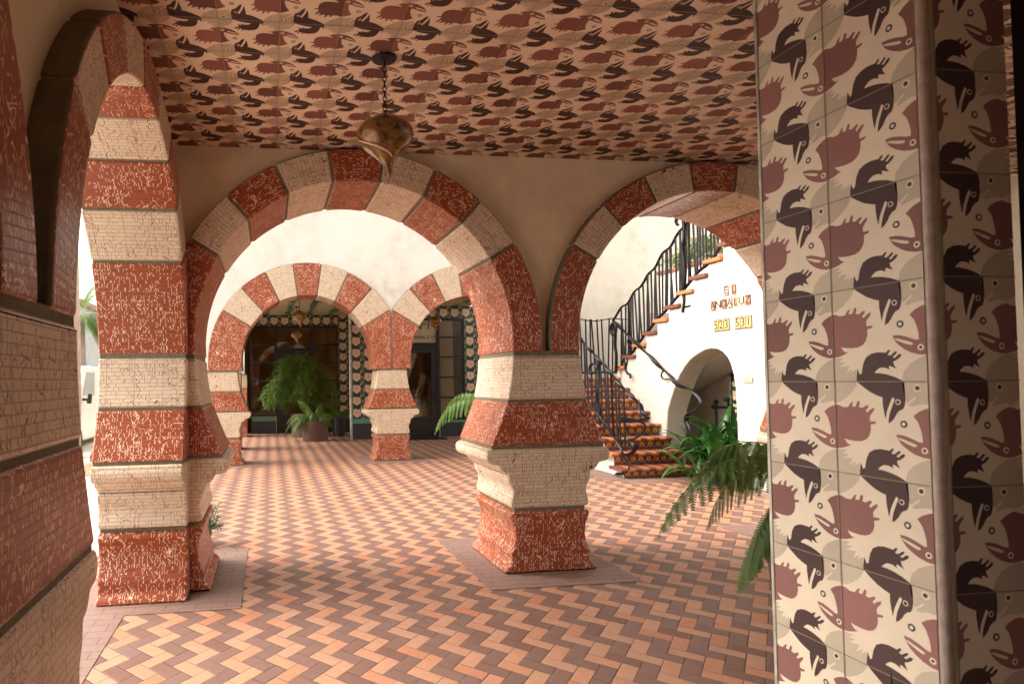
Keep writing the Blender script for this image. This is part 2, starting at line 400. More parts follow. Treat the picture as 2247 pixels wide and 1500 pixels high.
def leafmat(name, c1, c2, trans=0.35, rough=0.45):
    t = NT(name); U = t.uv(); u, v, _ = t.sep(U)
    f = t.noise(t.pos(), 6.0, 3.0, 0.6)
    val, _c = t.wn(t.comb(t.m('FLOOR', t.m('MULTIPLY', v, 1.0)), 2.0, 4.0))
    c = t.mix(t.m('ADD', t.m('MULTIPLY', f, 0.6), t.m('MULTIPLY', val, 0.4)), c4(c1), c4(c2))
    t.set(c, rough, 0, 0.35)
    tl = t.n('ShaderNodeBsdfTranslucent'); t.lk(c, tl.inputs[0])
    mx = t.n('ShaderNodeMixShader'); mx.inputs[0].default_value = trans
    t.lk(t.b.outputs[0], mx.inputs[1]); t.lk(tl.outputs[0], mx.inputs[2]); t.lk(mx.outputs[0], t.out.inputs[0])
    return t.mat
M['fern'] = leafmat('fern_leaf', (0.070, 0.150, 0.018), (0.16, 0.27, 0.045))
M['fern_dark'] = leafmat('dark_fern_leaf', (0.055, 0.115, 0.022), (0.14, 0.19, 0.045))
M['asparagus'] = leafmat('asparagus_fern_leaf', (0.055, 0.12, 0.014), (0.17, 0.27, 0.040))
M['strap'] = leafmat('strap_leaf', (0.016, 0.060, 0.012), (0.045, 0.125, 0.022), 0.15, 0.25)
M['rosemary'] = leafmat('rosemary_leaf', (0.035, 0.070, 0.035), (0.09, 0.14, 0.07), 0.2)
M['palm_leaf'] = leafmat('palm_leaf', (0.08, 0.16, 0.03), (0.20, 0.28, 0.06))
M['stem'] = plain('brown_stem', (0.16, 0.11, 0.05), 0.7)
M['pot_brown'] = plain('rust_brown_pot', (0.105, 0.045, 0.030), 0.55, 0, 0.15, 7)
M['pot_black'] = plain('black_plastic_pot', (0.015, 0.017, 0.022), 0.4)
M['soil'] = plain('potting_soil', (0.05, 0.032, 0.02), 0.95, 0, 0.4, 60, 0.01)
M['flower'] = plain('pale_petals', (0.75, 0.60, 0.35), 0.6, 0, 0.3, 60)

# ------------------------------------------------------------------ the arcade kit: piers and arches of script tile
BASE = [(.376,0),(.373,.025),(.352,.050),(.326,.068),(.322,.10),(.325,.14),(.311,.18),(.294,.22),(.285,.27),(.284,.31),(.291,.36),(.308,.405),(.322,.44),(.313,.462),(.291,.477)]
CAPITAL = [(.303,.499),(.316,.515),(.316,.545),(.308,.58),(.301,.615),(.304,.65),(.318,.68),(.333,.71),(.336,.74),(.340,.768),(.362,.777),(.386,.79),(.401,.812),(.414,.832),(.452,.838),(.482,.848),(.500,.87),(.506,.90),(.498,.93),(.480,.954)]
FLARE = [(.468,.974),(.395,1.14),(.331,1.314)]
NECK = [(.327,1.332),(.297,1.48),(.284,1.60),(.281,1.674)]
SPRING = 1.692
LOC = lambda a, b, d: (a, d, b)        # local elevation frame: a to the right, d into the wall, b up

def pier_blocks(root, T, lx=1.0, mid=1.0, zs=1.0, bev=0.017):
    for nm, prof, mt, sub in (('base_block', BASE, 'red', 2), ('capital_block', CAPITAL, 'cream', 2), ('flared_block', FLARE, 'red', 5), ('neck_block', NECK, 'cream', 4)):
        q = crom(prof, sub)
        poly = [(x, z) for x, z in q] + [(-x * lx, z) for x, z in reversed(q)]
        b = MB(); b.slab(poly, LOC, 0, T); b.build(nm, M[mt], root, bevel=bev)
    b = MB()
    for z0, z1, w in ((.465, .512, .285), (.94, .985, .455), (1.30, 1.345, .318), (1.66, 1.71, .268)):
        b = MB(); b.slab([(-w * lx, z0), (w, z0), (w, z1), (-w * lx, z1)], LOC, 0.012, T - 0.012); b.build('mortar_joint', M['mortar'], root)

def arc(r, a0, a1, n, cz): return [(r * math.cos(R(a0 + (a1 - a0) * i / n)), cz + r * math.sin(R(a0 + (a1 - a0) * i / n))) for i in range(n + 1)]

def ring(root, r, Ro, cz, T, half, bev=0.017, free=()):
    """nine voussoirs, local origin on the floor under the arch centre"""
    st = 16.8; g = 0.009
    cuts = [90 - 8.4 - st * k for k in range(3, -1, -1)] + [90 + 8.4 + st * k for k in range(4)]
    ra = lambda a, b: (math.hypot(a, b - cz), (math.atan2(b - cz, a) + (2 * math.pi if a < 0 and b < cz else 0)) * (r + Ro) / 2)
    lim = half - 0.008
    def low(sign):
        lim = 9.0 if sign in free else half - 0.008
        ai = math.degrees(math.asin((SPRING + g - cz) / r)); ao = math.degrees(math.asin(max(-1, (SPRING + g - cz) / Ro)))
        top = cuts[0] - math.degrees(g / r)
        topo = cuts[0] - math.degrees(g / Ro)
        inner = arc(r, ai, top, 12, cz)
        outer = arc(Ro, ao, topo, 14, cz)
        o2 = []
        for p in outer:
            q = (min(p[0], lim), p[1])
            if not o2 or math.hypot(q[0] - o2[-1][0], q[1] - o2[-1][1]) > 0.004: o2.append(q)
        if lim < Ro and o2[0][0] >= lim - 1e-6:
            keep = [p for p in o2 if p[0] < lim - 1e-3]
            zt = cz + math.sqrt(max(0, Ro * Ro - lim * lim))
            o2 = [(lim, SPRING + g)] + ([(lim, zt)] if not keep or zt < keep[0][1] - 0.02 else []) + keep
            if len(o2) < 2: o2 = [(lim, SPRING + g), (min(lim, outer[-1][0]), outer[-1][1])]
        poly = o2 + list(reversed(inner))
        if sign < 0: poly = [(-x, z) for x, z in reversed(poly)]
        return poly
    seq = ['cream', 'red', 'cream', 'red', 'cream', 'red', 'cream']
    for s_ in (1, -1):
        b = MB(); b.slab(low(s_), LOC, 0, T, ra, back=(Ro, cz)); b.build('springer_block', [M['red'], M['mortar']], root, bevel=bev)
    for i, mt in enumerate(seq):
        a0, a1 = cuts[i], cuts[i + 1]
        poly = arc(Ro, a0 + math.degrees(g / Ro), a1 - math.degrees(g / Ro), 5, cz) + arc(r, a1 - math.degrees(g / r), a0 + math.degrees(g / r), 5, cz)
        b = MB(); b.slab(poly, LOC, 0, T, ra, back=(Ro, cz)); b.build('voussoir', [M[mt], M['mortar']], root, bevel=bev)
    b = MB()
    for a in cuts:
        w = 2.2 * g; ca, sa = math.cos(R(a)), math.sin(R(a)); i_, o_ = r + 0.012, Ro - 0.012
        P = [(i_ * ca + w * sa, cz + i_ * sa - w * ca), (o_ * ca + w * sa, cz + o_ * sa - w * ca), (o_ * ca - w * sa, cz + o_ * sa + w * ca), (i_ * ca - w * sa, cz + i_ * sa + w * ca)]
        if all(abs(p[0]) < half + 0.02 for p in P):
            b = MB(); b.slab(P, LOC, 0.012, T - 0.012); b.build('mortar_joint', M['mortar'], root)

def spandrel(b, F, c, half, rm, cz, top, d0, d1, bottom=SPRING + 0.02):
    a0 = math.degrees(math.asin((bottom - cz) / rm))
    poly = [(c + x, z) for x, z in arc(rm, 180 - a0, a0, 40, cz)]          # left to right over the arch
    poly = poly + [(c + half, bottom), (c + half, top), (c - half, top), (c - half, bottom)]
    b.slab(list(reversed(poly)), F, d0, d1)

CEIL = 3.257
FY, FT = 4.65, 0.82                 # front arcade: face plane and thickness
PROUD = 0.09
S1 = 2.95; AX = [-0.803, 2.147, 5.097]
# one pier of each size, then copies
p0 = thing('arcade_pier', 'striped red and cream tiled pier standing alone in the middle of the brick floor', 'pier', (AX[1], FY, 0), 0, 'striped arcade piers')
pier_blocks(p0, FT)
LTk = 0.60
def pier_at(loc, rot, label):
    c = copy_tree(p0); c.location = loc; c.scale = (1, LTk / FT if rot else 1, 1); c.rotation_euler = (0, 0, rot); c['label'] = label; return c
pier_at((AX[2], FY, 0), 0, 'striped tiled pier hidden behind the bird tiled column at the right')
LX = -0.575                          # inner face of the street arcade
NEAR, FARP = 1.725, 4.83
pier_at((LX, NEAR, 0), R(90), 'closest striped tiled pier cut by the left edge of the photo')
pier_at((LX, NEAR - 3.105, 0), R(90), 'striped tiled pier of the street arcade out of sight behind the closest one')
# corner pier = the end of both arcades, one solid thing
cp = thing('corner_pier', 'tall striped corner pier at the left, where the street and front arcades meet', 'pier', (LX, FARP, 0), 0, 'striped arcade piers')
sub = thing('tmp', 'x', 'x', (LX, FARP, 0), R(90)); pier_blocks(sub, LTk)
for ch in list(sub.children):
    ch.parent = cp; ch.rotation_euler = (0, 0, R(90))
bpy.data.objects.remove(sub)
for src in list(p0.children):
    c = src.copy(); COL.objects.link(c); c.parent = cp; c.location = (AX[0] - LX, FY - FARP, 0)

def arch_thing(name, label, loc, rot, r, Ro, cz, T, half, free=()):
    t = thing(name, label, 'arch', loc, rot, 'striped horseshoe arches'); ring(t, r, Ro, cz, T, half, free=free); return t
HF = S1 / 2
arch_thing('horseshoe_arch', 'striped horseshoe arch in the middle, with the big amber lamp hanging before its crown', (AX[0] + HF, FY, 0), 0, 1.2, 1.445, 1.80, FT, HF)
arch_thing('horseshoe_arch', 'striped horseshoe arch framing the tiled staircase and iron railings', (AX[1] + HF, FY, 0), 0, 1.2, 1.445, 1.80, FT, HF)
HL = 1.5525
arch_thing('horseshoe_arch', 'striped horseshoe arch onto the bright street at the left, seen sharply foreshortened', (LX, NEAR + HL, 0), R(90), 1.28, 1.51, 1.65, LTk, HL)
arch_thing('horseshoe_arch', 'striped street arch at the very left edge, only its last red blocks in view', (LX, NEAR - HL, 0), R(90), 1.28, 1.51, 1.65, LTk, HL)

WTOP = 4.4
FF = lambda a, b, d: (a, FY + d, b)
b = MB()
for c in (AX[0] + HF, AX[1] + HF): spandrel(b, FF, c, HF, 1.3, 1.80, WTOP, PROUD, FT - PROUD)
b.slab([(5.097 + .0, 0), (9.5, 0), (9.5, WTOP), (5.097, WTOP)], FF, PROUD + 0.02, FT - PROUD - 0.02)
w = b.build('arcade_wall', M['plaster']); tag(w, 'beige plaster wall above the two arches of the front arcade', 'wall', 'plaster arcade walls')
FL = lambda a, b, d: (LX - d, a, b)
b = MB()
for c in (NEAR + HL, NEAR - HL): spandrel(b, FL, c, HL, 1.38, 1.65, WTOP, PROUD + .015, LTk - PROUD)
b.slab([(NEAR - HL * 2 + 1.1, 0), (NEAR - .3, 0), (NEAR - .3, 3.0), (NEAR - HL * 2 + 1.1, 3.0)], FL, .34, .44)  # added infill in the unseen arch, blocks street light from the passage
b.slab([(-6, 0), (NEAR - 2 * HL, 0), (NEAR - 2 * HL, WTOP), (-6, WTOP)], FL, PROUD, LTk - PROUD)  # rear bay closed with an added unseen wall, for less fill light
b.slab([(FARP, SPRING + .02), (FARP + 0.5, SPRING + .02), (FARP + 0.5, WTOP), (FARP, WTOP)], FL, PROUD + 0.01, LTk - PROUD - 0.01)
w = b.build('arcade_wall', M['plaster']); tag(w, 'dim beige plaster wall above the street arch at upper left, plus added light blocking infill', 'wall', 'plaster arcade walls')

# ------------------------------------------------------------------ bird tiles
TH = 0.2985
BLACK=[(0.261,0.008),(0.276,0.141),(0.288,0.110),(0.305,0.074),(0.324,0.089),(0.334,0.138),(0.348,0.196),(0.381,0.258),(0.438,0.291),(0.503,0.304),(0.566,0.300),(0.595,0.295),(0.624,0.322),(0.646,0.321),(0.632,0.296),(0.615,0.274),(0.639,0.264),(0.671,0.285),(0.695,0.307),(0.716,0.299),(0.693,0.270),(0.665,0.248),(0.689,0.238),(0.713,0.263),(0.737,0.279),(0.760,0.270),(0.739,0.241),(0.706,0.216),(0.671,0.202),(0.676,0.171),(0.703,0.130),(0.663,0.147),(0.635,0.161),(0.622,0.147),(0.634,0.121),(0.581,0.144),(0.528,0.143),(0.492,0.118),(0.468,0.090),(0.526,0.087),(0.599,0.074),(0.680,0.048),(0.739,0.019),(0.772,-0.006),(0.777,-0.061),(0.779,-0.121),(0.779,-0.179),(0.770,-0.235),(0.752,-0.275),(0.717,-0.290),(0.688,-0.321),(0.664,-0.365),(0.634,-0.402),(0.600,-0.426),(0.566,-0.375),(0.554,-0.306),(0.544,-0.233),(0.544,-0.162),(0.485,-0.143),(0.411,-0.109),(0.336,-0.056),(0.281,-0.014)]
BSLIT=[(0.648,-0.163),(0.663,-0.163),(0.672,-0.180),(0.640,-0.259),(0.617,-0.323),(0.604,-0.380),(0.600,-0.429),(0.569,-0.386),(0.590,-0.296),(0.618,-0.228)]
MAUVE=[(-0.149,0.661),(-0.106,0.604),(-0.083,0.537),(-0.069,0.469),(-0.067,0.409),(-0.101,0.410),(-0.190,0.446),(-0.257,0.465),(-0.326,0.468),(-0.314,0.424),(-0.269,0.367),(-0.212,0.322),(-0.147,0.286),(-0.066,0.263),(-0.002,0.260),(0.076,0.275),(0.173,0.314),(0.132,0.325),(0.106,0.356),(0.093,0.378),(0.141,0.367),(0.224,0.360),(0.298,0.367),(0.349,0.390),(0.386,0.432),(0.404,0.490),(0.406,0.550),(0.451,0.559),(0.469,0.576),(0.455,0.586),(0.399,0.582),(0.394,0.625),(0.410,0.654),(0.448,0.701),(0.447,0.730),(0.407,0.707),(0.368,0.673),(0.353,0.693),(0.389,0.734),(0.377,0.753),(0.348,0.739),(0.313,0.718),(0.275,0.730),(0.290,0.762),(0.285,0.795),(0.263,0.787),(0.240,0.731),(0.195,0.731),(0.205,0.756),(0.214,0.787),(0.187,0.771),(0.149,0.723),(0.094,0.720),(0.028,0.746),(-0.032,0.735),(-0.098,0.703)]
MSLIT=[(-0.330,0.439),(-0.275,0.432),(-0.192,0.406),(-0.130,0.384),(-0.124,0.366),(-0.150,0.360),(-0.210,0.380),(-0.276,0.410)]
GREY=[(-0.250,0.010),(-0.226,0.103),(-0.159,0.178),(-0.067,0.231),(0.005,0.256),(0.063,0.256),(0.122,0.252),(0.059,0.216),(0.147,0.211),(0.069,0.163),(0.187,0.173),(0.146,0.093),(0.226,0.143),(0.195,0.089),(0.259,0.129),(0.266,0.052),(0.270,0.004),(0.252,-0.050),(0.205,-0.111),(0.136,-0.173),(0.057,-0.221),(0.002,-0.237),(-0.013,-0.218),(-0.077,-0.221),(-0.151,-0.242),(-0.184,-0.244),(-0.213,-0.200),(-0.236,-0.106)]
GSLIT=[(-0.222,-0.232),(-0.201,-0.237),(-0.115,-0.160),(-0.121,-0.144)]
def disc(x, y, r, n=14): return [(x + r * math.cos(2*math.pi*i/n), y + r * math.sin(2*math.pi*i/n)) for i in range(n)]
# (polygon, material slot, level): slots 0 cream 1 grey 2 umber 3 mauve 4 charcoal 5 grout
BIRD = [(GREY, 1, 1), (GSLIT, 0, 2), (disc(-.098, -.063, .040), 0, 2), (disc(-.098, -.063, .023), 4, 3),
        (BLACK, 2, 1), (BSLIT, 0, 2), (disc(.705, -.205, .028), 0, 2), (disc(.705, -.205, .019), 2, 3), (disc(.705, -.205, .010), 4, 4),
        (MAUVE, 3, 1), (MSLIT, 0, 2), (disc(-.051, .333, .032), 0, 2), (disc(-.051, .333, .015), 4, 3),
        (disc(.754, -.424, .037), 4, 1), (disc(.754, -.424, .019), 0, 2)]
M['c_cream'] = glazed('ceiling_tile_cream_bounce_tint', (0.72, 0.525, 0.375), 0.45, 0.12)  # same tile as on the pier, warm floor bounce mixed into the colour
M['c_grey'] = glazed('ceiling_tile_grey_bounce_tint', (0.44, 0.31, 0.205), 0.42, 0.20)
M['c_black'] = glazed('ceiling_tile_umber_shaded', (0.060, 0.027, 0.020), 0.5, 0.45, 0.2); M['c_mauve'] = glazed('ceiling_tile_mauve_shaded', (0.195, 0.070, 0.048), 0.5, 0.8, 0.2)  # pier bird colours with shade and warm bounce painted in
BMATS = [M['b_cream'], M['b_grey'], M['b_black'], M['b_mauve'], M['b_ring'], M['grout']]

def clip(poly, lo, hi):
    for ax in (0, 1):
        for sgn, lim in ((1, lo[ax]), (-1, -hi[ax])):
            out = []
            for i in range(len(poly)):
                p, q = poly[i - 1], poly[i]
                dp, dq = sgn * p[ax] - lim, sgn * q[ax] - lim
                if (dp >= 0) != (dq >= 0):
                    k = dp / (dp - dq); out.append((p[0] + (q[0] - p[0]) * k, p[1] + (q[1] - p[1]) * k))
                if dq >= 0: out.append(q)
            poly = out
            if len(poly) < 3: return []
    return poly
def birds(b, G, lo, hi, shapes=BIRD, lev=0.0005, grout=0.0055, gslot=5, pad=1):
    """lay the tile pattern over the rectangle lo..hi (tile units); G(u,v,h) gives the point"""
    b.face([G(lo[0], lo[1], 0), G(hi[0], lo[1], 0), G(hi[0], hi[1], 0), G(lo[0], hi[1], 0)], [lo, (hi[0], lo[1]), hi, (lo[0], hi[1])], 0)
    for i in range(math.floor(lo[0]) - pad, math.ceil(hi[0]) + pad):
        for j in range(math.floor(lo[1]) - pad, math.ceil(hi[1]) + pad):
            for poly, mt, l in shapes:
                q = clip([(x + i, y + j) for x, y in poly], lo, hi)
                if len(q) > 2: b.face([G(x, y, l * lev) for x, y in q], q, mt)
    top = lev * 5
    for i in range(math.ceil(lo[0]), math.floor(hi[0]) + 1):
        g = grout
        b.face([G(i - g, lo[1], top), G(i + g, lo[1], top), G(i + g, hi[1], top), G(i - g, hi[1], top)], mat=gslot)
    for j in range(math.ceil(lo[1]), math.floor(hi[1]) + 1):
        g = grout
        b.face([G(lo[0], j - g, top + lev), G(hi[0], j - g, top + lev), G(hi[0], j + g, top + lev), G(lo[0], j + g, top + lev)], mat=gslot)

# ceiling over the passage
CX0, CX1, CY0, CY1 = LX - PROUD - .015, 7.0, -7.0, FY + PROUD
b = MB()
GC = lambda u, v, h: (0.07 - u * TH, 3.348 + v * TH, CEIL - h)
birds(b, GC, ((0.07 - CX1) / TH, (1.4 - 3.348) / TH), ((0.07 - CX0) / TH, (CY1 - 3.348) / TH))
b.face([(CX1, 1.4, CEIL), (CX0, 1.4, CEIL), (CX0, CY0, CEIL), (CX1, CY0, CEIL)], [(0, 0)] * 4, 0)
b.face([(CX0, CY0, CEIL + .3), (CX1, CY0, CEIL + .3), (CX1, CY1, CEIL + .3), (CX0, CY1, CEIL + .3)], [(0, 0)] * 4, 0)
c = b.build('ceiling', [M['c_cream'], M['c_grey'], M['c_black'], M['c_mauve']] + BMATS[4:]); tag(c, 'ceiling of bird patterned tiles over the passage, warm bounce light painted in', 'ceiling', kind='structure')

# bird tiled pier at the right
PX, PY0, PY1 = 1.87, 1.559, 2.155
tp = thing('tiled_pier', 'rectangular pier clad in cream tiles with dark and mauve birds, at the right edge', 'pier', (PX, PY0, 0))
U0, V0 = 1.8685, 2.0703
b = MB()
GP = lambda u, v, h: (PX - h - PX, U0 - u * TH - PY0, V0 + v * TH)
birds(b, GP, ((U0 - PY1) / TH, (0 - V0) / TH), ((U0 - PY0 - 0.012) / TH, (CEIL - V0) / TH))
b.build('bird_tile_face', BMATS, tp)
b = MB()
GQ = lambda u, v, h: (1.905 + u * TH - PX, PY0 - h - PY0 - 0.012, V0 + v * TH)
birds(b, GQ, (0.0, (0 - V0) / TH), (0.80, (CEIL - V0) / TH), [([(x - .33, y) for x, y in p], m_, l) for p, m_, l in BIRD])
b.build('bird_tile_face', BMATS, tp)
b = MB(); b.box(0.003, 0.003, 0, 0.21, PY1 - PY0 - .003, CEIL - .002); b.build('pier_core', M['plaster'], tp)
b = MB(); b.tube([(0.018, 0.006, 0), (0.018, 0.006, CEIL)], 0.0165, 14); o = b.build('corner_trim', M['trim'], tp, smooth=50)
b = MB(); b.box(-0.004, PY1 - PY0 - .006, 0, 0.02, PY1 - PY0 + .006, CEIL); b.build('edge_strip', M['g_trim'], tp)
b = MB(); b.box(-1.2, -2.2, 0, 5, -2.0, CEIL - .003); M['blocker_wall'] = plain('added_blocker_wall', (0.36, 0.27, 0.19), 0.7)  # unseen wall added behind the camera to hold back fill light
w = b.build('end_wall', M['blocker_wall']); tag(w, 'unseen end wall added behind the viewpoint to cut fill light', 'wall')
# dark shopfront running from the pier towards the camera
sf = thing('shop_window', 'black framed window edge beside the bird tiled pier, at the far right margin', 'window', (2.145, PY0, 0))
b = MB()
for y0 in (-0.16, -1.5, -2.9): b.box(0.0, y0, 0, 0.09, y0 + 0.13, CEIL - .002)
b.box(0.0, -2.9, 0, 0.09, -0.03, 0.25); b.box(0.0, -2.9, 2.9, 0.09, -0.03, CEIL - .004)
b.build('frame', M['black_frame'], sf)
b = MB(); b.box(0.04, -2.8, 0.25, 0.05, -0.1, 2.9); b.build('pane', M['car_glass'], sf)
b = MB(); b.box(2.9, -6.5, 0, 3.0, PY0 - .1, CEIL); w = b.build('shop_wall', M['plaster']); tag(w, 'dim plaster back wall inside the shop at the right', 'wall')

# ------------------------------------------------------------------ ground
def sheet(name, x0, y0, x1, y1, z, mat, label, cat):
    b = MB(); b.face([(x0, y0, z), (x1, y0, z), (x1, y1, z), (x0, y1, z)], [(x0, y0), (x1, y0), (x1, y1), (x0, y1)])
    return tag(b.build(name, mat), label, cat, kind='structure')
M['asphalt'] = plain('sun_bleached_asphalt', (0.17, 0.165, 0.155), 0.9, 0, 0.2, 30, 0.004)
M['walk'] = plain('pale_concrete', (0.58, 0.53, 0.46), 0.85, 0, 0.12, 3, 0.004)
sheet('ground', -120, -120, 120, 120, -0.16, M['asphalt'], 'asphalt street beyond the arcade', 'road')
b = MB(); b.box(-1.5, -9, -0.15, 12, 24, 0.0); tag(b.build('floor', M['floor']), 'herringbone brick floor in peach and brown zigzags', 'floor', kind='structure')
b = MB(); b.box(-5.0, -30, -0.155, -1.5, 60, -0.004); tag(b.build('sidewalk', M['walk']), 'pale sidewalk along the street', 'sidewalk', kind='structure')
b = MB()
def patch(x0, y0, x1, y1, z=0.004): b.face([(x0, y0, z), (x1, y0, z), (x1, y1, z), (x0, y1, z)])
patch(1.54, 4.33, 2.70, 5.78); patch(-1.3, 4.27, -0.20, 5.80); patch(-1.5, -9, -0.945, 4.27); patch(4.4, 4.31, 5.8, 5.78)
patch(1.62, 11.2, 2.92, 12.4); patch(-1.5, 11.2, -0.12, 12.2)
b.face([(4.95, 8.6, .004), (5.0, 8.33, .004), (6.3, 8.33, .004), (6.3, 8.6, .004)]); b.face([(4.85, 8.6, .004), (5.2, 8.6, .004), (5.2, 12, .004), (4.85, 12, .004)])
b.face([(6.02, 6.6, .004), (6.3, 6.6, .004), (6.3, 8.33, .004), (6.02, 8.33, .004)])
tag(b.build('paving_border', M['paver']), 'plain brown pavers bordering the piers', 'paving', kind='structure')

# ------------------------------------------------------------------ far arcade across the courtyard
GY, GT = 11.5, 0.6
S2 = 3.115; HX = S2 / 2
GAX = [0.715 - HX, 0.715 + HX, 0.715 + 3 * HX]
far_labels = ['striped pier at the left end of the far arcade, half hidden by the corner pier', 'striped pier standing in the middle of the far arcade, beside the potted ferns', 'striped pier of the far arcade hidden behind the middle pier and the staircase']
for x, lb in zip(GAX, far_labels):
    c = pier_at((x, GY, 0), 0, lb); c.scale = (1, GT / FT, 1)
for k, lb in enumerate(('striped horseshoe arch of the far arcade with potted ferns behind it', 'striped horseshoe arch of the far arcade in front of the No 1 door')):
    arch_thing('horseshoe_arch', lb, (0.715 + k * S2, GY, 0), 0, 1.2, 1.80, 1.87, GT, HX, (-1,) if k == 0 else ())
GFr = lambda a, b, d: (a, GY + d, b)
b = MB()
for k in range(2): spandrel(b, GFr, 0.715 + k * S2, HX, 1.5, 1.87, 7.2, 0.05, GT - 0.05)
b.slab([(-1.45, SPRING), (GAX[0] - .001, SPRING), (GAX[0] - .001, 7.2), (-1.45, 7.2)], GFr, 0.05, GT - .05)
w = b.build('arcade_wall', M['stucco']); tag(w, 'bright white stucco wall above the far arcade', 'wall', 'plaster arcade walls')
# striped piers along the street side of the far porch
for y, lb in ((14.4, 'sliver of striped pier just behind the left end of the far arcade'), (17.75, 'sliver of striped pier at the left end of the far shop window')):
    c = pier_at((-0.62 if y < 16 else -0.60, y, 0), R(90), lb); c.scale = (0.8, 0.6, 1)
b = MB(); b.box(-1.3, GY + GT, 2.6, -0.75, 19.0, 7.2); w = b.build('porch_beam', M['stucco']); tag(w, 'white wall over the street side of the far porch', 'wall')

# ------------------------------------------------------------------ green flower tiles of the far porch
def blob(cx, cy, r, lobes, ph, amp, n=28): return [(cx + r * (1 + amp * math.cos(lobes * a + ph)) * math.cos(a), cy + r * (1 + amp * math.cos(lobes * a + ph)) * math.sin(a)) for a in [2*math.pi*i/n for i in range(n)]]
def dia(x, y, r): return [(x - r, y - r*.4), (x, y - r*1.2), (x + r, y + r*.2), (x + r*.2, y + r*1.2)]
FLOWER = [(disc(.36, .64, .20), 1, 1), (disc(.64, .60, .21), 1, 1), (disc(.50, .34, .23), 1, 1), (disc(.30, .40, .15), 1, 1), (disc(.74, .38, .12), 1, 1), (disc(.5, .52, .2), 1, 1), (dia(.5, .5, .040), 2, 2), (dia(.44, .56, .026), 2, 2), (dia(.56, .44, .026), 2, 2),
          (disc(.0, .5, .075), 1, 1), (disc(.0, .5, .038), 2, 2), (disc(.98, .02, .07), 1, 1), (disc(.98, .02, .035), 2, 2), (disc(.12, .10, .05), 1, 1), (disc(.12, .10, .026), 2, 2),
          ([(.02, .84), (.10, .80), (.20, .90), (.14, .97), (.04, .95)], 3, 1), ([(.80, .06), (.92, .12), (.90, .24), (.84, .20)], 3, 1), ([(.80, .84), (.90, .78), (.94, .92), (.84, .98)], 1, 1), ([(.05, .22), (.13, .30), (.06, .38), (.02, .30)], 1, 1)]
FLOWER = [(p_, m_, l_ + .06 * k_) for k_, (p_, m_, l_) in enumerate(FLOWER)]
FMATS = [M['g_green'], M['g_pink'], M['g_black'], M['g_strip']]
FTH = 0.305
PZ = 3.42                              # far porch ceiling
SA, SB = 18.3, 15.9                    # shop window plane and tiled wall plane
tw = thing('flower_tile_wall', 'green and buff flower tiled wall with jade band and slate base, behind the far middle pier', 'wall', (2.06, SB, 0))
def flat_part(name, parent, G, lo, hi, shapes, mats, org):
    b = MB(); birds(b, lambda u, v, h: tuple(a - o for a, o in zip(G(u, v, h), org)), lo, hi, shapes, 0.0012, 0.004, 2); return b.build(name, mats, parent)
org = (2.06, SB, 0)
flat_part('tile_face', tw, lambda u, v, h: (2.06 + u*FTH, SB - h, .52 + v*FTH), (0.12, 0), (3.1, (PZ - .52)/FTH), FLOWER, FMATS, org)
flat_part('tile_strip', tw, lambda u, v, h: (2.0 + u*FTH, SA - .02 - h, .52 + v*FTH), (0.04, 0), (1.14, (PZ - .52)/FTH), FLOWER, FMATS, org)
b = MB(); b.box(.004, .004, 0, .95, .2, PZ); b.box(.29, .2, 0, .5, SA - SB + .1, PZ); b.build('wall_core', M['plaster'], tw)
b = MB(); b.box(-.012, -.012, 0, .95, .1, .40); b.box(-.06, SA - SB - .03, 0, .30, SA - SB + .05, .40); b.build('slate_base', M['g_base'], tw)
b = MB(); b.box(-.014, -.014, .402, .95, .1, .52); b.box(-.06, SA - SB - .033, .402, .30, SA - SB + .05, .52); b.build('jade_band', M['g_strip'], tw)
b = MB(); b.tube([(0.0, 0.0, .0), (0.0, 0.0, PZ)], .035, 10); b.build('corner_trim', M['g_trim'], tw, smooth=50)

def ochre(name, c): return plain(name, c, 0.85, 0, 0.2, 1.5)
M['ochre'] = ochre('ochre_room_wall', (0.70, 0.48, 0.20)); M['room_floor'] = plain('wood_floor', (0.20, 0.10, 0.05), 0.4)
M['room_white'] = plain('room_white', (0.62, 0.52, 0.36), 0.8)
def room(name, label, x0, x1, y0, y1, z1):
    b = MB()
    b.face([(x0, y1, 0), (x0, y1, z1), (x1, y1, z1), (x1, y1, 0)][::-1], mat=0)
    b.face([(x0, y0, 0), (x0, y0, z1), (x0, y1, z1), (x0, y1, 0)][::-1], mat=0)
    b.face([(x1, y0, 0), (x1, y1, 0), (x1, y1, z1), (x1, y0, z1)][::-1], mat=0)
    b.face([(x0, y0, z1), (x1, y0, z1), (x1, y1, z1), (x0, y1, z1)][::-1], mat=1)
    b.face([(x0, y0, .01), (x1, y0, .01), (x1, y1, .01), (x0, y1, .01)], mat=2)
    return tag(b.build(name, [M['ochre'], M['room_white'], M['room_floor']]), label, 'room')
room('shop_room', 'ochre painted room seen through the far left shop window', -0.7, 2.04, SA + .12, SA + 4.5, PZ)
room('shop_room', 'ochre and cream room seen through the No 1 door', 2.9, 5.6, SB + .32, SB + 4.5, PZ)

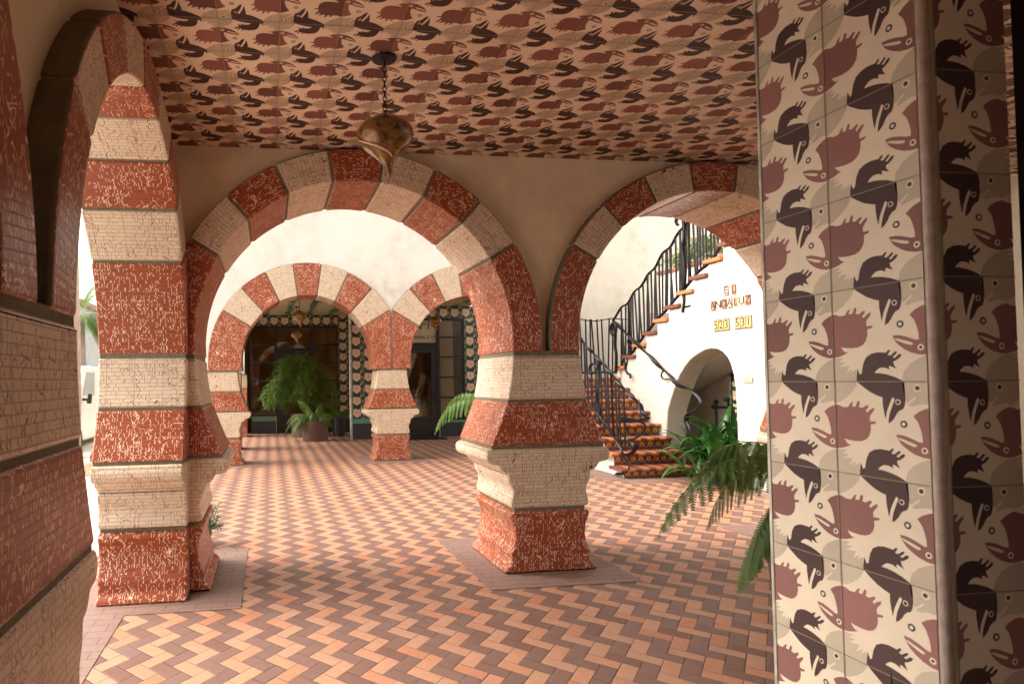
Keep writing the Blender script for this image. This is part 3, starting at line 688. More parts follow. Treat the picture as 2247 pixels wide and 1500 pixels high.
def shopfront(root, xs, Y0, doori, zt, zh, sill, rows, dw=.055, pane_mat=None):
    """xs: frame lines; doori: index of the bay that is the door"""
    fr = MB(); th = .09
    for i, x in enumerate(xs):
        wd = dw * (1.6 if i in (doori, doori + 1) else 1.0)
        fr.box(x - wd/2, 0, 0, x + wd/2, th, zh)
    fr.box(xs[0], .001, zh - .06, xs[-1], th - .001, zh - .001)
    for i in range(len(xs) - 1):
        if i == doori:
            fr.box(xs[i], .002, zt, xs[i+1], th - .002, zt + .10)
        else:
            for z in rows: fr.box(xs[i], .004, z - .022, xs[i+1], th - .004, z + .022)
            fr.box(xs[i], .003, sill, xs[i+1], th - .003, sill + .05)
    fr.build('frame', M['black_frame'], root)
    for i in range(len(xs) - 1):
        x0, x1 = xs[i] + .03, xs[i+1] - .03
        if i == doori:
            b = MB(); b.box(x0, .040, zt + .10, x1, .048, zh - .06); b.build('transom_pane', pane_mat or M['glass'], root)
            d = MB(); wst = .16
            d.box(x0 + .01, .02, .01, x0 + wst, .075, zt - .005); d.box(x1 - wst, .02, .01, x1 - .01, .075, zt - .005)
            d.box(x0 + wst, .021, .01, x1 - wst, .074, .52); d.box(x0 + wst, .021, zt - .17, x1 - wst, .074, zt - .006)
            do = d.build('door', M['black_frame'], root)
            g = MB(); g.box(x0 + wst, .044, .52, x1 - wst, .050, zt - .17); g.build('door_pane', M['glass'], do)
            h = MB(); h.tube([(x1 - .09, .0, .95), (x1 - .09, -.05, .97), (x1 - .09, -.05, 1.18), (x1 - .09, .0, 1.20)], .012, 8); h.build('handle', M['iron'], do, smooth=50)
        else:
            zz = [sill + .05] + list(rows) + [zh - .06]
            for k in range(len(zz) - 1):
                b = MB(); b.box(x0, .040, zz[k] + .01, x1, .047, zz[k+1] - .01); b.build('window_pane', M['glass'], root)
            s_ = MB(); s_.box(xs[i], -.01, 0, xs[i+1], .08, .36); s_.build('slate_base', M['g_base'], root)
            s_ = MB(); s_.box(xs[i] + .002, -.012, .362, xs[i+1] - .002, .08, sill - .002); s_.build('jade_band', M['g_strip'], root)
            s_ = MB(); s_.box(xs[i+1] - .012 if i < doori else xs[i], -.016, 0, xs[i+1] if i < doori else xs[i] + .012, -.011, sill); s_.build('edge_strip', M['g_trim'], root)

sA = thing('shopfront', 'black framed shop window and door behind the big asparagus fern', 'shop window', (0, SA, 0), 0, 'black framed shopfronts')
shopfront(sA, [-.50, .20, 1.25, 2.0], 0, 1, 2.36, 3.10, .50, [1.02, 1.52, 2.05, 2.56])
flat_part('flower_header', sA, lambda u, v, h: (-.6 + u*FTH, SA + .02 - h, 3.10 + v*FTH), (0, 0), (2.66/FTH, (PZ - 3.10)/FTH), FLOWER, FMATS, (0, SA, 0))
sB = thing('shopfront', 'black framed No 1 shop door with lettered transom, seen through the far right arch', 'shop window', (0, SB + .2, 0), 0, 'black framed shopfronts')
M['frosted'] = plain('frosted_cream_glass', (0.50, 0.43, 0.28), 0.25, 0, 0.08, 2)
shopfront(sB, [2.98, 3.28, 4.42, 5.12], 0, 1, 2.36, 3.10, .42, [1.02, 1.55, 2.08, 2.60], pane_mat=M['frosted'])
b = MB(); b.box(4.47, .12, .5, 4.86, .13, 3.06); b.build('blind', M['frosted'], sB)
flat_part('flower_header', sB, lambda u, v, h: (2.9 + u*FTH, SB + .18 - h, 3.10 + v*FTH), (0, 0), (2.9/FTH, (PZ - 3.10)/FTH), FLOWER, FMATS, (0, SB + .2, 0))
flat_part('flower_tile_face', sB, lambda u, v, h: (5.13 + u*FTH, SB + .19 - h, .52 + v*FTH), (0, 0), (4.0, (3.1 - .52)/FTH), FLOWER, FMATS, (0, SB + .2, 0))
b = MB(); b.box(5.15, .03, 0, 6.4, .3, 3.4); b.build('wall_core', M['plaster'], sB)
M['ink'] = plain('dark_lettering', (0.012, 0.010, 0.012), 0.5); M['ink_gold'] = plain('brown_lettering', (0.16, 0.09, 0.03), 0.5)
def letters(txt, size, mat, parent, loc, rot, name='lettering', ext=0.001):
    cu = bpy.data.curves.new(name, 'FONT'); cu.body = txt; cu.size = size; cu.align_x = 'CENTER'; cu.align_y = 'CENTER'; cu.extrude = ext
    tmp = bpy.data.objects.new('tmp', cu); COL.objects.link(tmp); bpy.context.view_layer.update()
    me = bpy.data.meshes.new_from_object(tmp.evaluated_get(bpy.context.evaluated_depsgraph_get())); bpy.data.objects.remove(tmp); bpy.data.curves.remove(cu)
    o = bpy.data.objects.new(name, me); COL.objects.link(o); me.materials.clear(); me.materials.append(mat)
    o.parent = parent; o.location = loc; o.rotation_euler = rot; return o
letters('Nº1', .27, M['ink'], sB, (4.02, .034, 2.89), (R(90), 0, 0), ext=.003)
letters('CHAPALA ST.', .125, M['ink'], sB, (4.03, .034, 2.60), (R(90), 0, 0), ext=.002)
b = MB(); b.box(3.45, SB - .62, 0.004, 4.4, SB - .05, .022); tag(b.build('door_mat', M['black_frame']), 'dark door mat in front of the No 1 door', 'mat')

# far porch ceiling: cream boards of tile with green streaks
def striped():
    t = NT('green_streaked_tile'); p = t.pos(); x, y, z = t.sep(p)
    ln = t.m('LESS_THAN', t.m('FRACT', t.m('MULTIPLY', y, 9.5)), 0.30)
    n1 = t.noise(t.comb(t.m('MULTIPLY', x, 0.7), t.m('MULTIPLY', y, 0.35), 0.0), 6.0, 3.0, 0.6, 0.8)
    c = t.mix(ln, (0.56, 0.47, 0.30, 1), (0.16, 0.17, 0.10, 1))
    sx = t.m('FRACT', t.m('ADD', t.m('DIVIDE', x, 0.62), t.m('MULTIPLY', t.noise(p, 3.0, 2.0), 0.5)))
    gs = t.m('MULTIPLY', t.m('LESS_THAN', sx, 0.30), t.m('GREATER_THAN', n1, 0.42))
    c = t.mix(gs, c, (0.05, 0.12, 0.06, 1)); t.set(c, 0.5); return t.mat
M['striped'] = striped()
b = MB(); b.box(-1.2, GY + GT - .05, PZ, 5.28, SA + .1, PZ + .25); tag(b.build('porch_ceiling', M['striped']), 'cream tiled ceiling with green streaks over the far porch', 'ceiling', kind='structure')

# shop interior: a pale hand-shaped chair, a low table, hanging tubes
hc = thing('hand_chair', 'cream chair shaped like an open hand, behind the No 1 door glass', 'chair', (3.95, SB + 1.6, 0))
b = MB()
b.tube([(0, 0, .42), (0, .02, .62), (0, .04, .85)], [.30, .33, .27], 14, flat=.45)
for dx, l, a in ((-.22, .34, -.22), (-.08, .44, -.06), (.07, .46, .08), (.20, .36, .20)):
    b.tube([(dx, .05, .80), (dx + a * .25, .06, .80 + l * .5), (dx + a * .45, .0, .80 + l)], [.075, .066, .045], 10)
b.tube([(.24, .0, .55), (.40, -.03, .68), (.46, -.05, .84)], [.08, .07, .045], 10)
b.build('hand_seat', M['room_white'], hc, smooth=60, weld=False)
b = MB(); b.lathe([(.0, .0), (.26, .0), (.26, .03), (.05, .07), (.05, .40), (.2, .44)], n=20); b.build('pedestal', M['room_white'], hc, smooth=50)
st = thing('arched_stool', 'small grey white arched bench standing inside the No 1 door', 'bench', (3.95, SB + .9, 0))
b = MB(); A_ = arc(.16, 180, 0, 14, .45); b.slab([(.30, 0), (.30, .72), (-.30, .72), (-.30, 0), (-.16, 0)] + A_ + [(.16, 0)], LOC, -.2, .2); b.build('bench_body', M['room_white'], st, bevel=.01)

# ------------------------------------------------------------------ pendant lamps
def amber():
    t = NT('amber_lacquered_shell'); p = t.objco()
    f = t.noise(p, 15.0, 5.0, 0.7, 1.2); g = t.noise(p, 48.0, 3.0, 0.65)
    c = t.ramp(f, [(0.30, (0.045, 0.020, 0.006)), (0.45, (0.16, 0.085, 0.018)), (0.56, (0.30, 0.135, 0.020)), (0.70, (0.22, 0.16, 0.05))])
    c = t.mix(t.m('MULTIPLY', t.mr(g, 0.5, 0.7), 0.5), c, (0.12, 0.04, 0.010, 1))
    t.set(c, 0.24, 0.25, 0.6); t.b.inputs['Coat Weight'].default_value = 0.25; t.b.inputs['Coat Roughness'].default_value = 0.08
    t.bump(f, 0.004, 0.3); return t.mat
M['amber'] = amber()
M['lamp_rim'] = plain('pale_glass_lip', (0.70, 0.42, 0.27), 0.12, 0, 0.1)
def lamp(name, label, loc, ztop, scale=1.0):
    """loc on the ceiling; shell top at ztop"""
    t = thing(name, label, 'lamp', loc, 0, 'amber pendant lamps')
    dz = loc[2] - ztop
    b = MB(); pr = [(.0, -.001), (.060, -.001), (.070, -.006), (.064, -.014), (.030, -.020), (.012, -.026), (0.0, -.028)]
    b.lathe(pr, n=24); b.build('ceiling_rose', M['dark_iron'], t, smooth=40)
    b = MB(); z = -.02; k = 0; link = .034
    while z > -dz + .01:
        pts = []
        for q in range(13):
            a = 2 * math.pi * q / 12; x = .010 * math.cos(a); h = link * .5 * math.sin(a)
            pts.append((x, 0, z - link * .5 + h) if k % 2 else (0, x, z - link * .5 + h))
        b.tube(pts, .0032, 6, caps=False); z -= link * .80; k += 1
    b.build('chain', M['dark_iron'], t, smooth=60)
    s_ = scale
    prof = crom([(.004, 0), (.022, -.004), (.050, -.018), (.095, -.042), (.136, -.075), (.153, -.112), (.146, -.150), (.118, -.190), (.082, -.220), (.050, -.248), (.030, -.276), (.020, -.305), (.012, -.330), (.003, -.345)], 4)
    b = MB(); n = 40; rows = []
    for r, z in prof:
        k = max(0, (-z - .16) / .19)
        row = []
        for j in range(n):
            a = 2 * math.pi * j / n
            rr = r * (1 + .012 * math.sin(3 * a + z * 20))
            row.append(((rr * math.cos(a) + .030 * k * k) * s_, rr * math.sin(a) * s_, (z + .012 * k * math.cos(a)) * s_ - dz))
        rows.append(row)
    b.grid(rows, None, 0, close=True); sh = b.build('shade', M['amber'], t, smooth=80)
    b = MB(); pts = []
    pz = sorted((z, r) for r, z in prof)
    def rad(z):
        for (z0, r0), (z1, r1) in zip(pz, pz[1:]):
            if z0 <= z <= z1: return r0 + (r1 - r0) * (z - z0) / max(1e-6, z1 - z0)
        return pz[0][1]
    for q in range(22):
        a = R(178 + 118 * q / 21); z = -.150 - .105 * (q / 21) ** .8; rr = rad(z) + .003; k = max(0, (-z - .16) / .19)
        pts.append(((rr * math.cos(a) + .030 * k * k) * s_, rr * math.sin(a) * s_, (z + .012 * k * math.cos(a)) * s_ - dz))
    b.tube(pts, [.003 + .006 * math.sin(math.pi * min(1, q / 21)) for q in range(22)], 8); b.build('shade_lip', M['lamp_rim'], sh, smooth=60)
    return t
lamp('pendant_lamp', 'large amber turnip shaped lamp hanging on a chain from the bird tiled ceiling', (.641, 3.333, CEIL), 2.95)
lamp('pendant_lamp', 'upper amber lamp hanging under the green streaked far ceiling', (.63, 12.85, PZ), 2.95)
lamp('pendant_lamp', 'lower amber lamp, just below the other one in the far left arch', (.72, 16.3, PZ), 2.82)
lamp('pendant_lamp', 'amber lamp hanging before the No 1 door in the far right arch', (3.78, 14.0, PZ), 2.95)

# ------------------------------------------------------------------ staircase block
SX0, SX1, SX2 = 5.2, 6.3, 7.45
rise, run, n_low = .190, .287, 8
Y1 = 8.66
zt = lambda k: rise * k - .03
sc = thing('staircase', 'tiled staircase with orange and brown striped treads and blue and gold risers', 'staircase', (SX0, Y1, 0))
def loc_(p): return (p[0] - SX0, p[1] - Y1, p[2])
# masonry cheek and body
b = MB()
prof = [(Y1 + .02, 0)]
for k in range(1, n_low + 1):
    prof += [(Y1 + .02 + run * (k - 1), zt(k) - .05), (Y1 + .02 + run * k, zt(k) - .05)]
prof += [(12.3, zt(n_low) - .05), (12.3, 0)]
FS = lambda a, b_, d: loc_((d, a, b_))
b.slab([(a, z) for a, z in reversed(prof)], FS, SX0, SX1 - .004)
b.box(SX1 - SX0, 10.76 - Y1, 0, SX2 - SX0, 12.3 - Y1, zt(n_low) - .05)
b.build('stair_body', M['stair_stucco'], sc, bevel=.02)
TW = .105
for k in range(1, n_low + 1):
    y = Y1 + run * (k - 1); flare = max(0, 4 - k) * .04
    x0 = SX0 - .07 - flare * .4; x1 = SX1 - .006
    tr = MB(); n = int((x1 - x0) / TW); wdt = (x1 - x0) / n; z = zt(k); dep = run + (.9 if k == n_low else .02)
    for i in range(n):
        a0, a1 = x0 + i * wdt + .001, x0 + (i + 1) * wdt - .001
        pr = [(y - .035, z - .052), (y + dep, z - .052), (y + dep, z), (y - .022, z), (y - .036, z - .006), (y - .045, z - .018), (y - .047, z - .030), (y - .043, z - .044)]
        tr.slab(pr, lambda a, b_, d: loc_((d, a, b_)), a1, a0, mat=(i + k) % 2)
    tr.build('tread', [M['terra'], M['terra_dark']], sc)
    rs = MB(); u = .125; zr0 = zt(k - 1) if k > 1 else 0.0; hgt = z - .052 - zr0
    nx = int((x1 - x0 - .07) / u)
    sx = (x1 - x0 - .07) / nx
    RISER = [(blob(.5, .60, .33, 5, 1.5, .13), 1, 1), (disc(.5, .42, .14), 0, 2), (disc(.5, .40, .075), 1, 3), (disc(.0, .30, .16), 2, 1), (disc(.0, .30, .07), 0, 2), (disc(.0, .78, .10), 2, 1), (disc(.22, .12, .07), 2, 1), (disc(.78, .12, .07), 2, 1), (disc(.25, .93, .05), 2, 1), (disc(.75, .93, .05), 2, 1)]
    birds(rs, lambda q, v, h: loc_((x0 + .07 + q * sx, y + .016 - h, zr0 + v * hgt)), (0, 0), (nx, 1), [(p_, m_, l_ + .04 * q_) for q_, (p_, m_, l_) in enumerate(RISER)], .0008, .004, 0)
    rs.build('riser', [M['r_blue'], M['r_gold'], M['r_rust']], sc)
# upper flight behind the divider wall: stepped body, treads showing over the wall top
b = MB(); n_up = 11; rise2, run2, YU = .184, .308, 10.76
zu = lambda k: 1.69 + rise2 * (k - 1)
prof = [(YU, 1.0)]
for k in range(1, n_up + 1): prof += [(YU - run2 * (k - 1), zu(k) - .06), (YU - run2 * k, zu(k) - .06)]
prof += [(5.9, zu(n_up) - .06), (5.9, zu(n_up) - .7)]
b.slab(prof, lambda a, b_, d: loc_((d, a, b_)), SX1 + .16, SX2, mat=0)
b.build('upper_stair_body', M['stucco'], sc)
for k in range(1, n_up + 1):
    y1 = YU - run2 * (k - 1) + .045; y0 = YU - run2 * k
    if k == n_up: y0 = 5.9
    tr = MB(); z = zu(k); x0, x1 = SX1 - .05, SX2
    pr = [(y0, z - .055), (y1 - .012, z - .055), (y1, z - .040), (y1, z - .016), (y1 - .014, z), (y0, z)]
    tr.slab(pr, lambda a, b_, d: loc_((d, a, b_)), x1, x0, mat=k % 2 ^ 1)
    tr.build('tread', [M['terra'], M['terra_dark']], sc, bevel=.006, seg=2)

# divider wall with the arched niche
NICHE = [(9.38, 0.0), (9.37, .55), (9.31, .95), (9.20, 1.18), (9.12, 1.32), (9.0, 1.50), (8.86, 1.64), (8.72, 1.745), (8.57, 1.815), (8.42, 1.862), (8.28, 1.88), (8.15, 1.865), (8.05, 1.82), (7.96, 1.74), (7.90, 1.64), (7.85, 1.48), (7.83, 1.33), (7.815, .89), (7.81, 0.0)]
b = MB()
WE = 6.7
outer = [(WE, 0), (7.81, 0)] + [(a, z) for a, z in reversed(NICHE)][1:] + [(10.76, 0)]
top = [(10.76, zu(1) - .058)]
for k in range(1, n_up + 1):
    top += [(YU - run2 * k, zu(k) - .058)] + ([(YU - run2 * k, zu(k + 1) - .058)] if k < n_up else [])
poly = outer + [(10.76, zu(1) - .058)] + top[1:] + [(WE, zu(n_up) - .058)]
b.slab(poly, lambda a, b_, d: (SX1 + d, a, b_), 0, .35)
dw = thing('stair_wall', 'white stucco wall stepping up under the upper stairs, with an arched niche', 'wall', (0, 0, 0))
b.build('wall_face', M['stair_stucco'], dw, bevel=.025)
b = MB(); b.face([(7.6, 6.9, 0), (7.6, 10.2, 0), (7.6, 10.2, 2.6), (7.6, 6.9, 2.6)][::-1]); b.face([(6.6, 10.2, 0), (7.6, 10.2, 0), (7.6, 10.2, 2.6), (6.6, 10.2, 2.6)]); b.build('niche_back', M['stair_stucco'], dw)
# end return of the wall toward the viewer's right, and walls further back
b = MB(); b.box(SX1 + .35, WE, 0, 9.5, WE + .3, 7.2); b.build('end_wall', M['stucco'], dw)
tw2 = thing('stair_tower_wall', 'tall white stucco wall rising behind the stair landing', 'wall', (0, 0, 0))
b = MB(); b.box(GAX[2] - .1, 12.45, 0, 9.6, 12.75, 7.2); b.box(9.3, 6.9, 0, 9.6, 12.44, 7.2)
b.build('tower_face', M['stucco'], tw2)
b = MB(); b.box(SX2 + .02, 8.2, 0, SX2 + .5, 11.2, 3.44); b.build('planter_ledge', M['stucco'], tw2, bevel=.02)
b = MB()
for i in range(20): b.box(SX2 - .02, 8.2 + i * .15, 3.442, SX2 + .52, 8.2 + i * .15 + .146, 3.50, mat=i % 2)
b.build('ledge_cap', [M['terra'], M['terra_dark']], tw2)
# niche ironwork gate
gt = thing('iron_gate', 'dark scrolled iron gate standing inside the niche under the stairs', 'gate', (7.0, 8.3, 0))
b = MB()
for y, zt_ in ((.82, 1.08), (.55, 1.12), (.45, 1.5), (.1, 1.5), (-.2, 1.5)): b.tube([(0, y, 0), (0, y, zt_)], .018, 8); b.lathe([(.0, -.035), (.035, -.015), (.038, .012), (.0, .04)], (0, y, zt_), 10)
for z in (.45, 1.0): b.tube([(0, .85, z), (0, -.25, z)], .02, 8)
b.lathe([(.0, -.04), (.045, -.015), (.045, .015), (.0, .04)], (0, .86, 1.0), 10); b.lathe([(.0, -.04), (.045, -.015), (.045, .015), (.0, .04)], (0, .58, 1.12), 10)
b.build('bars', M['dark_iron'], gt, smooth=60)
b = MB(); flat = lambda u, v, h: (-.01 - h, .50 - u * .2, .5 + v * .2)
birds(b, flat, (0, 0), (3, 4.5), FLOWER, .001, .004, 2); b.build('tile_panel', FMATS, gt)

# ------------------------------------------------------------------ wrought iron railings
def wavy(pts, sub=6): return crom(pts, sub)
def railing(name, label, loc=(0, 0, 0)): return thing(name, label, 'railing', loc, 0, 'wrought iron railings')
# left rail of the lower flight
XL = 5.25
rl = railing('stair_railing', 'wavy iron railing with scrolled foot beside the lower steps', (XL, 8.7, 0))
L_ = lambda pts, X=None: [((p[0] if X is None else X) - XL, p[1] - 8.7, p[2]) for p in pts]
TOPL = [(XL,10.75,2.52),(XL,10.35,2.33),(XL,9.98,2.10),(XL,9.86,2.00),(XL,9.64,1.89),(XL,9.46,1.76),(XL,9.29,1.66),(XL,9.13,1.55),(XL,8.99,1.46),(XL,8.86,1.36),(XL,8.66,1.26),(XL,8.52,1.18),(XL,8.37,1.10),(XL,8.33,0.99),(XL,8.20,0.91)]
BOTL = [(XL,10.7,1.56),(XL,10.3,1.30),(XL,9.93,1.09),(XL,9.62,0.94),(XL,9.39,0.77),(XL,9.20,0.66),(XL,9.04,0.54),(XL,8.86,0.39)]
b = MB(); b.tube(L_(wavy(TOPL)), .031, 8, flat=.42, twist=9.0); b.build('handrail', M['iron'], rl, smooth=50)
b = MB(); b.tube(L_(wavy(BOTL)), .028, 8, flat=.6, twist=3.0); b.build('bottom_rail', M['iron'], rl, smooth=50)
spiral = [(XL,8.20,0.91),(XL+.02,8.48,0.87),(XL+.05,8.83,0.86),(XL+.02,8.91,0.85),(XL-.06,8.78,0.85),(XL-.05,8.48,0.87),(XL-.02,8.34,0.85),(XL,8.27,0.80),(XL+.02,8.37,0.70),(XL+.02,8.59,0.59),(XL+.01,8.85,0.54),(XL-.02,8.69,0.55),(XL-.02,8.55,0.53),(XL,8.52,0.47),(XL+.01,8.63,0.38),(XL,8.78,0.33),(XL,8.88,0.36),(XL-.02,8.76,0.29),(XL-.04,8.63,0.21),(XL-.05,8.66,0.12),(XL-.06,8.79,0.06),(XL-.08,8.93,0.035)]
q = wavy(spiral, 5); b = MB(); b.tube(L_(q), [.040 - .012 * i / len(q) for i in range(len(q))], 8, flat=.40, twist=1.5); b.build('scroll', M['iron'], rl, smooth=50)
def lerp_z(pts, y):
    ps = sorted(pts, key=lambda p: p[1])
    for a, c in zip(ps, ps[1:]):
        if a[1] <= y <= c[1]: return a[2] + (c[2] - a[2]) * (y - a[1]) / max(1e-6, c[1] - a[1])
    return ps[0][2] if y < ps[0][1] else ps[-1][2]
def balusters(root, top, bot, y0, y1, n, X, org, r=.0145, lean=.035, seed=1):
    rnd = random.Random(seed)
    for i in range(n):
        y = y0 + (y1 - y0) * (i + rnd.uniform(-.25, .25)) / (n - 1); dy = rnd.uniform(-lean, lean)
        za, zb = lerp_z(bot, y), lerp_z(top, y + dy)
        b = MB(); b.tube([(X - org[0], y - org[1], za - org[2]), (X - org[0] + rnd.uniform(-.01, .01), y + dy * .5 - org[1], (za + zb) / 2 - org[2]), (X - org[0], y + dy - org[1], zb - org[2])], r, 6)
        b.build('baluster', M['iron'], root, smooth=60)
balusters(rl, TOPL, BOTL, 8.80, 10.66, 19, XL, (XL, 8.7, 0), seed=3)
b = MB(); pts = [(XL, 9.52, .62), (XL + .01, 9.50, .9), (XL - .01, 9.53, 1.2), (XL + .01, 9.50, 1.45), (XL, 9.53, 1.62), (XL, 9.60, 1.70), (XL, 9.70, 1.71), (XL, 9.77, 1.64), (XL, 9.75, 1.56), (XL, 9.68, 1.56)]
b.tube(L_(wavy(pts, 5)), .026, 8, flat=.7, twist=4); b.tube(L_(wavy([(XL, 9.53, 1.62), (XL, 9.46, 1.70), (XL, 9.36, 1.72), (XL, 9.28, 1.66)], 5)), .022, 8); b.build('newel', M['iron'], rl, smooth=60)
# handrail on the divider wall
WR = [(6.22,10.70,2.51),(6.22,10.56,2.43),(6.22,10.34,2.29),(6.22,10.12,2.14),(6.22,9.96,2.06),(6.22,9.81,1.94),(6.22,9.61,1.83),(6.22,9.45,1.71),(6.22,9.25,1.59),(6.22,9.10,1.50),(6.21,9.00,1.42),(6.20,8.84,1.345),(6.19,8.62,1.30),(6.18,8.46,1.23),(6.17,8.36,1.12),(6.17,8.40,1.04),(6.18,8.57,0.96),(6.19,8.68,0.91),(6.20,8.72,0.82),(6.20,8.67,0.72),(6.20,8.67,0.65),(6.20,8.79,0.52),(6.20,8.83,.40)]
wr = railing('wall_handrail', 'twisted iron handrail on the white wall, ending in an S curve', (6.22, 8.7, 0))
W_ = lambda pts: [(p[0] - 6.22, p[1] - 8.7, p[2]) for p in pts]
b = MB(); b.tube(W_(wavy(WR)), .034, 8, flat=.45, twist=5.0); b.build('handrail', M['iron'], wr, smooth=50)
b = MB()
for y, z in ((9.28, 1.58), (10.2, 2.17)): b.tube(W_(wavy([(6.22, y, z), (6.22, y + .05, z - .07), (6.24, y + .02, z - .13), (6.27, y - .04, z - .13), (6.30, y - .08, z - .12)], 4)), .013, 7)
b.build('wall_bracket', M['iron'], wr, smooth=60)
b = MB(); ringp = [(6.2, 10.66 + .085 * math.cos(a), 2.36 + .11 * math.sin(a)) for a in [2*math.pi*i/20 for i in range(21)]]
b.tube(W_(ringp), .026, 8, caps=False); b.tube(W_(wavy([(6.2, 10.60, 2.28), (6.2, 10.62, 2.04), (6.2, 10.59, 1.88), (6.2, 10.62, 1.56)], 5)), .028, 8); b.build('newel', M['iron'], wr, smooth=60)
# landing rail
LY = 12.2
ld = railing('landing_railing', 'straight topped iron railing along the back of the stair landing', (6.5, LY, 1.5))
LT = [(5.1,LY,2.68)] + [(5.1 + .22 * i, LY, 2.68 + .028 * math.sin(i * 1.55)) for i in range(1, 11)] + [(7.4, LY, 2.69)]
D_ = lambda pts: [(p[0] - 6.5, p[1] - LY, p[2] - 1.5) for p in pts]
b = MB(); b.tube(D_(wavy(LT, 4)), .020, 8, flat=.6); b.build('handrail', M['iron'], ld, smooth=60)
b = MB(); b.tube(D_([(5.1, LY, 1.59), (7.4, LY, 1.59)]), .022, 8); b.build('bottom_rail', M['iron'], ld, smooth=60)
rnd = random.Random(5)
for i in range(24):
    x = 5.15 + i * .095; dx = rnd.uniform(-.06, .06)
    b = MB(); b.tube(D_([(x, LY, 1.59), (x + dx, LY, 2.69)]), .015, 6); b.build('baluster', M['iron'], ld, smooth=60)
# upper flight rail
UX = 6.33
ur = railing('stair_railing', 'tall iron railing climbing the upper flight above the stepped white wall', (UX, 9.0, 2.5))
UT = [(UX,10.89,2.50),(UX,10.83,2.60),(UX,10.62,2.72),(UX,10.38,2.83),(UX,10.20,2.94),(UX,10.02,3.04),(UX,9.78,3.18),(UX,9.60,3.29),(UX,9.42,3.43),(UX,9.20,3.54),(UX,9.04,3.66),(UX,8.86,3.75),(UX,8.73,3.85),(UX,8.50,3.97),(UX,8.2,4.17),(UX,7.8,4.38),(UX,7.3,4.60)]
UB = [(UX,10.62,1.52),(UX,10.62,1.73),(UX,10.50,1.84),(UX,10.25,1.96),(UX,10.01,2.11),(UX,9.88,2.24),(UX,9.66,2.36),(UX,9.48,2.46),(UX,9.30,2.58),(UX,9.11,2.67),(UX,8.97,2.75),(UX,8.79,2.89),(UX,8.58,2.99),(UX,8.36,3.11),(UX,8.20,3.19),(UX,8.05,3.29),(UX,7.87,3.40),(UX,7.3,3.72)]
V_ = lambda pts: [(p[0] - UX, p[1] - 9.0, p[2] - 2.5) for p in pts]
def ripple(pts, amp, wl, ph=0.0):
    out = []
    for p in crom(pts, 6): out.append((p[0], p[1], p[2] + amp * math.sin(p[1] * 2 * math.pi / wl + ph)))
    return out
UTr, UBr = ripple(UT, .022, .42), ripple(UB[1:], .020, .5, 1.0)
b = MB(); b.tube(V_(UTr), .026, 8, flat=.6); b.build('handrail', M['iron'], ur, smooth=60)
b = MB(); b.tube(V_([UB[0]] + UBr), .028, 8, flat=.6); b.tube(V_(wavy([(UX, 10.50, 1.84), (UX - .03, 10.40, 1.78), (UX - .05, 10.44, 1.64), (UX - .06, 10.36, 1.55), (UX - .08, 10.26, 1.54), (UX - .09, 10.22, 1.47)], 5)), .018, 7); b.build('bottom_rail', M['iron'], ur, smooth=60)
balusters(ur, UTr, UBr, 7.45, 10.58, 44, UX, (UX, 9.0, 2.5), r=.015, lean=.06, seed=8)
b = MB(); PO = [(UX-.03,8.79,3.90),(UX-.03,8.79,3.61),(UX-.03,8.83,3.45),(UX-.03,8.80,3.25),(UX-.03,8.80,3.06),(UX-.03,8.83,2.89),(UX-.03,8.86,2.78),(UX-.03,8.82,2.67),(UX-.03,8.86,2.47)]
b.tube(V_(wavy(PO, 4)), .034, 8, flat=.8, twist=3); b.tube(V_(wavy([(UX-.03, 8.79, 3.90), (UX-.03, 8.84, 3.95), (UX-.03, 8.92, 3.95), (UX-.03, 8.97, 3.89), (UX-.03, 8.93, 3.83)], 4)), .030, 8, flat=.6)
b.tube(V_([(UX - .03, 8.86, 2.54), (UX - .02, 8.68, 2.55)]), .018, 7); b.build('newel', M['iron'], ur, smooth=60)

# ------------------------------------------------------------------ letter tiles on the stair wall
M['lt_cream'] = plain('letter_tile_cream', (0.56, 0.46, 0.29), 0.3); M['lt_edge'] = plain('letter_tile_edge', (0.20, 0.06, 0.035), 0.35); M['lt_peach'] = plain('letter_tile_peach', (0.46, 0.21, 0.10), 0.3)
M['lt_blue'] = plain('letter_blue', (0.018, 0.018, 0.075), 0.3); M['lt_olive'] = plain('letter_tile_olive', (0.12, 0.10, 0.03), 0.35); M['lt_yellow'] = plain('letter_tile_yellow', (0.55, 0.45, 0.17), 0.3)
def letter_tile(ch, y, z, w_, h_, edge, face, ink, label, size, grp):
    t = thing('letter_tile', label, 'tile', (SX1, y, z), R(-90), grp)      # local x runs towards the camera, y into the wall
    b = MB(); b.slab([(-w_/2, -h_/2), (w_/2, -h_/2), (w_/2, h_/2), (-w_/2, h_/2)], LOC, -.012, .002); b.build('tile_body', edge, t, bevel=.002, seg=2)
    b = MB(); k = .84; b.slab([(-w_/2*k, -h_/2*k), (w_/2*k, -h_/2*k), (w_/2*k, h_/2*k), (-w_/2*k, h_/2*k)], LOC, -.0135, -.0115); b.build('tile_glaze', face, t)
    letters(ch, size, ink, t, (0, -.0150, 0), (R(90), 0, 0), 'letter', .0012)
g1 = 'letter tiles spelling the name on the white stair wall'
names = {'E': 'peach bordered tile with the letter E, in the short upper row', 'L': 'tile with the letter L beside the E in the short upper row'}
for i, ch in enumerate('EL'):
    letter_tile(ch, 7.93 - i * .145, 2.668, .082, .135, M['lt_edge'], M['lt_peach'] if i else M['lt_cream'], M['lt_blue'], names[ch], .145, g1)
lab2 = ['tile with the letter A that starts the long row of the name', 'tile with the letter N between the A and the D', 'tile with the letter D in the long row of the name', 'tile with the second letter A, framed in dark red', 'tile with the letter L between the A and the U', 'pale tile with the letter U in the long row', 'peach tile with the letter Z that ends the long row']
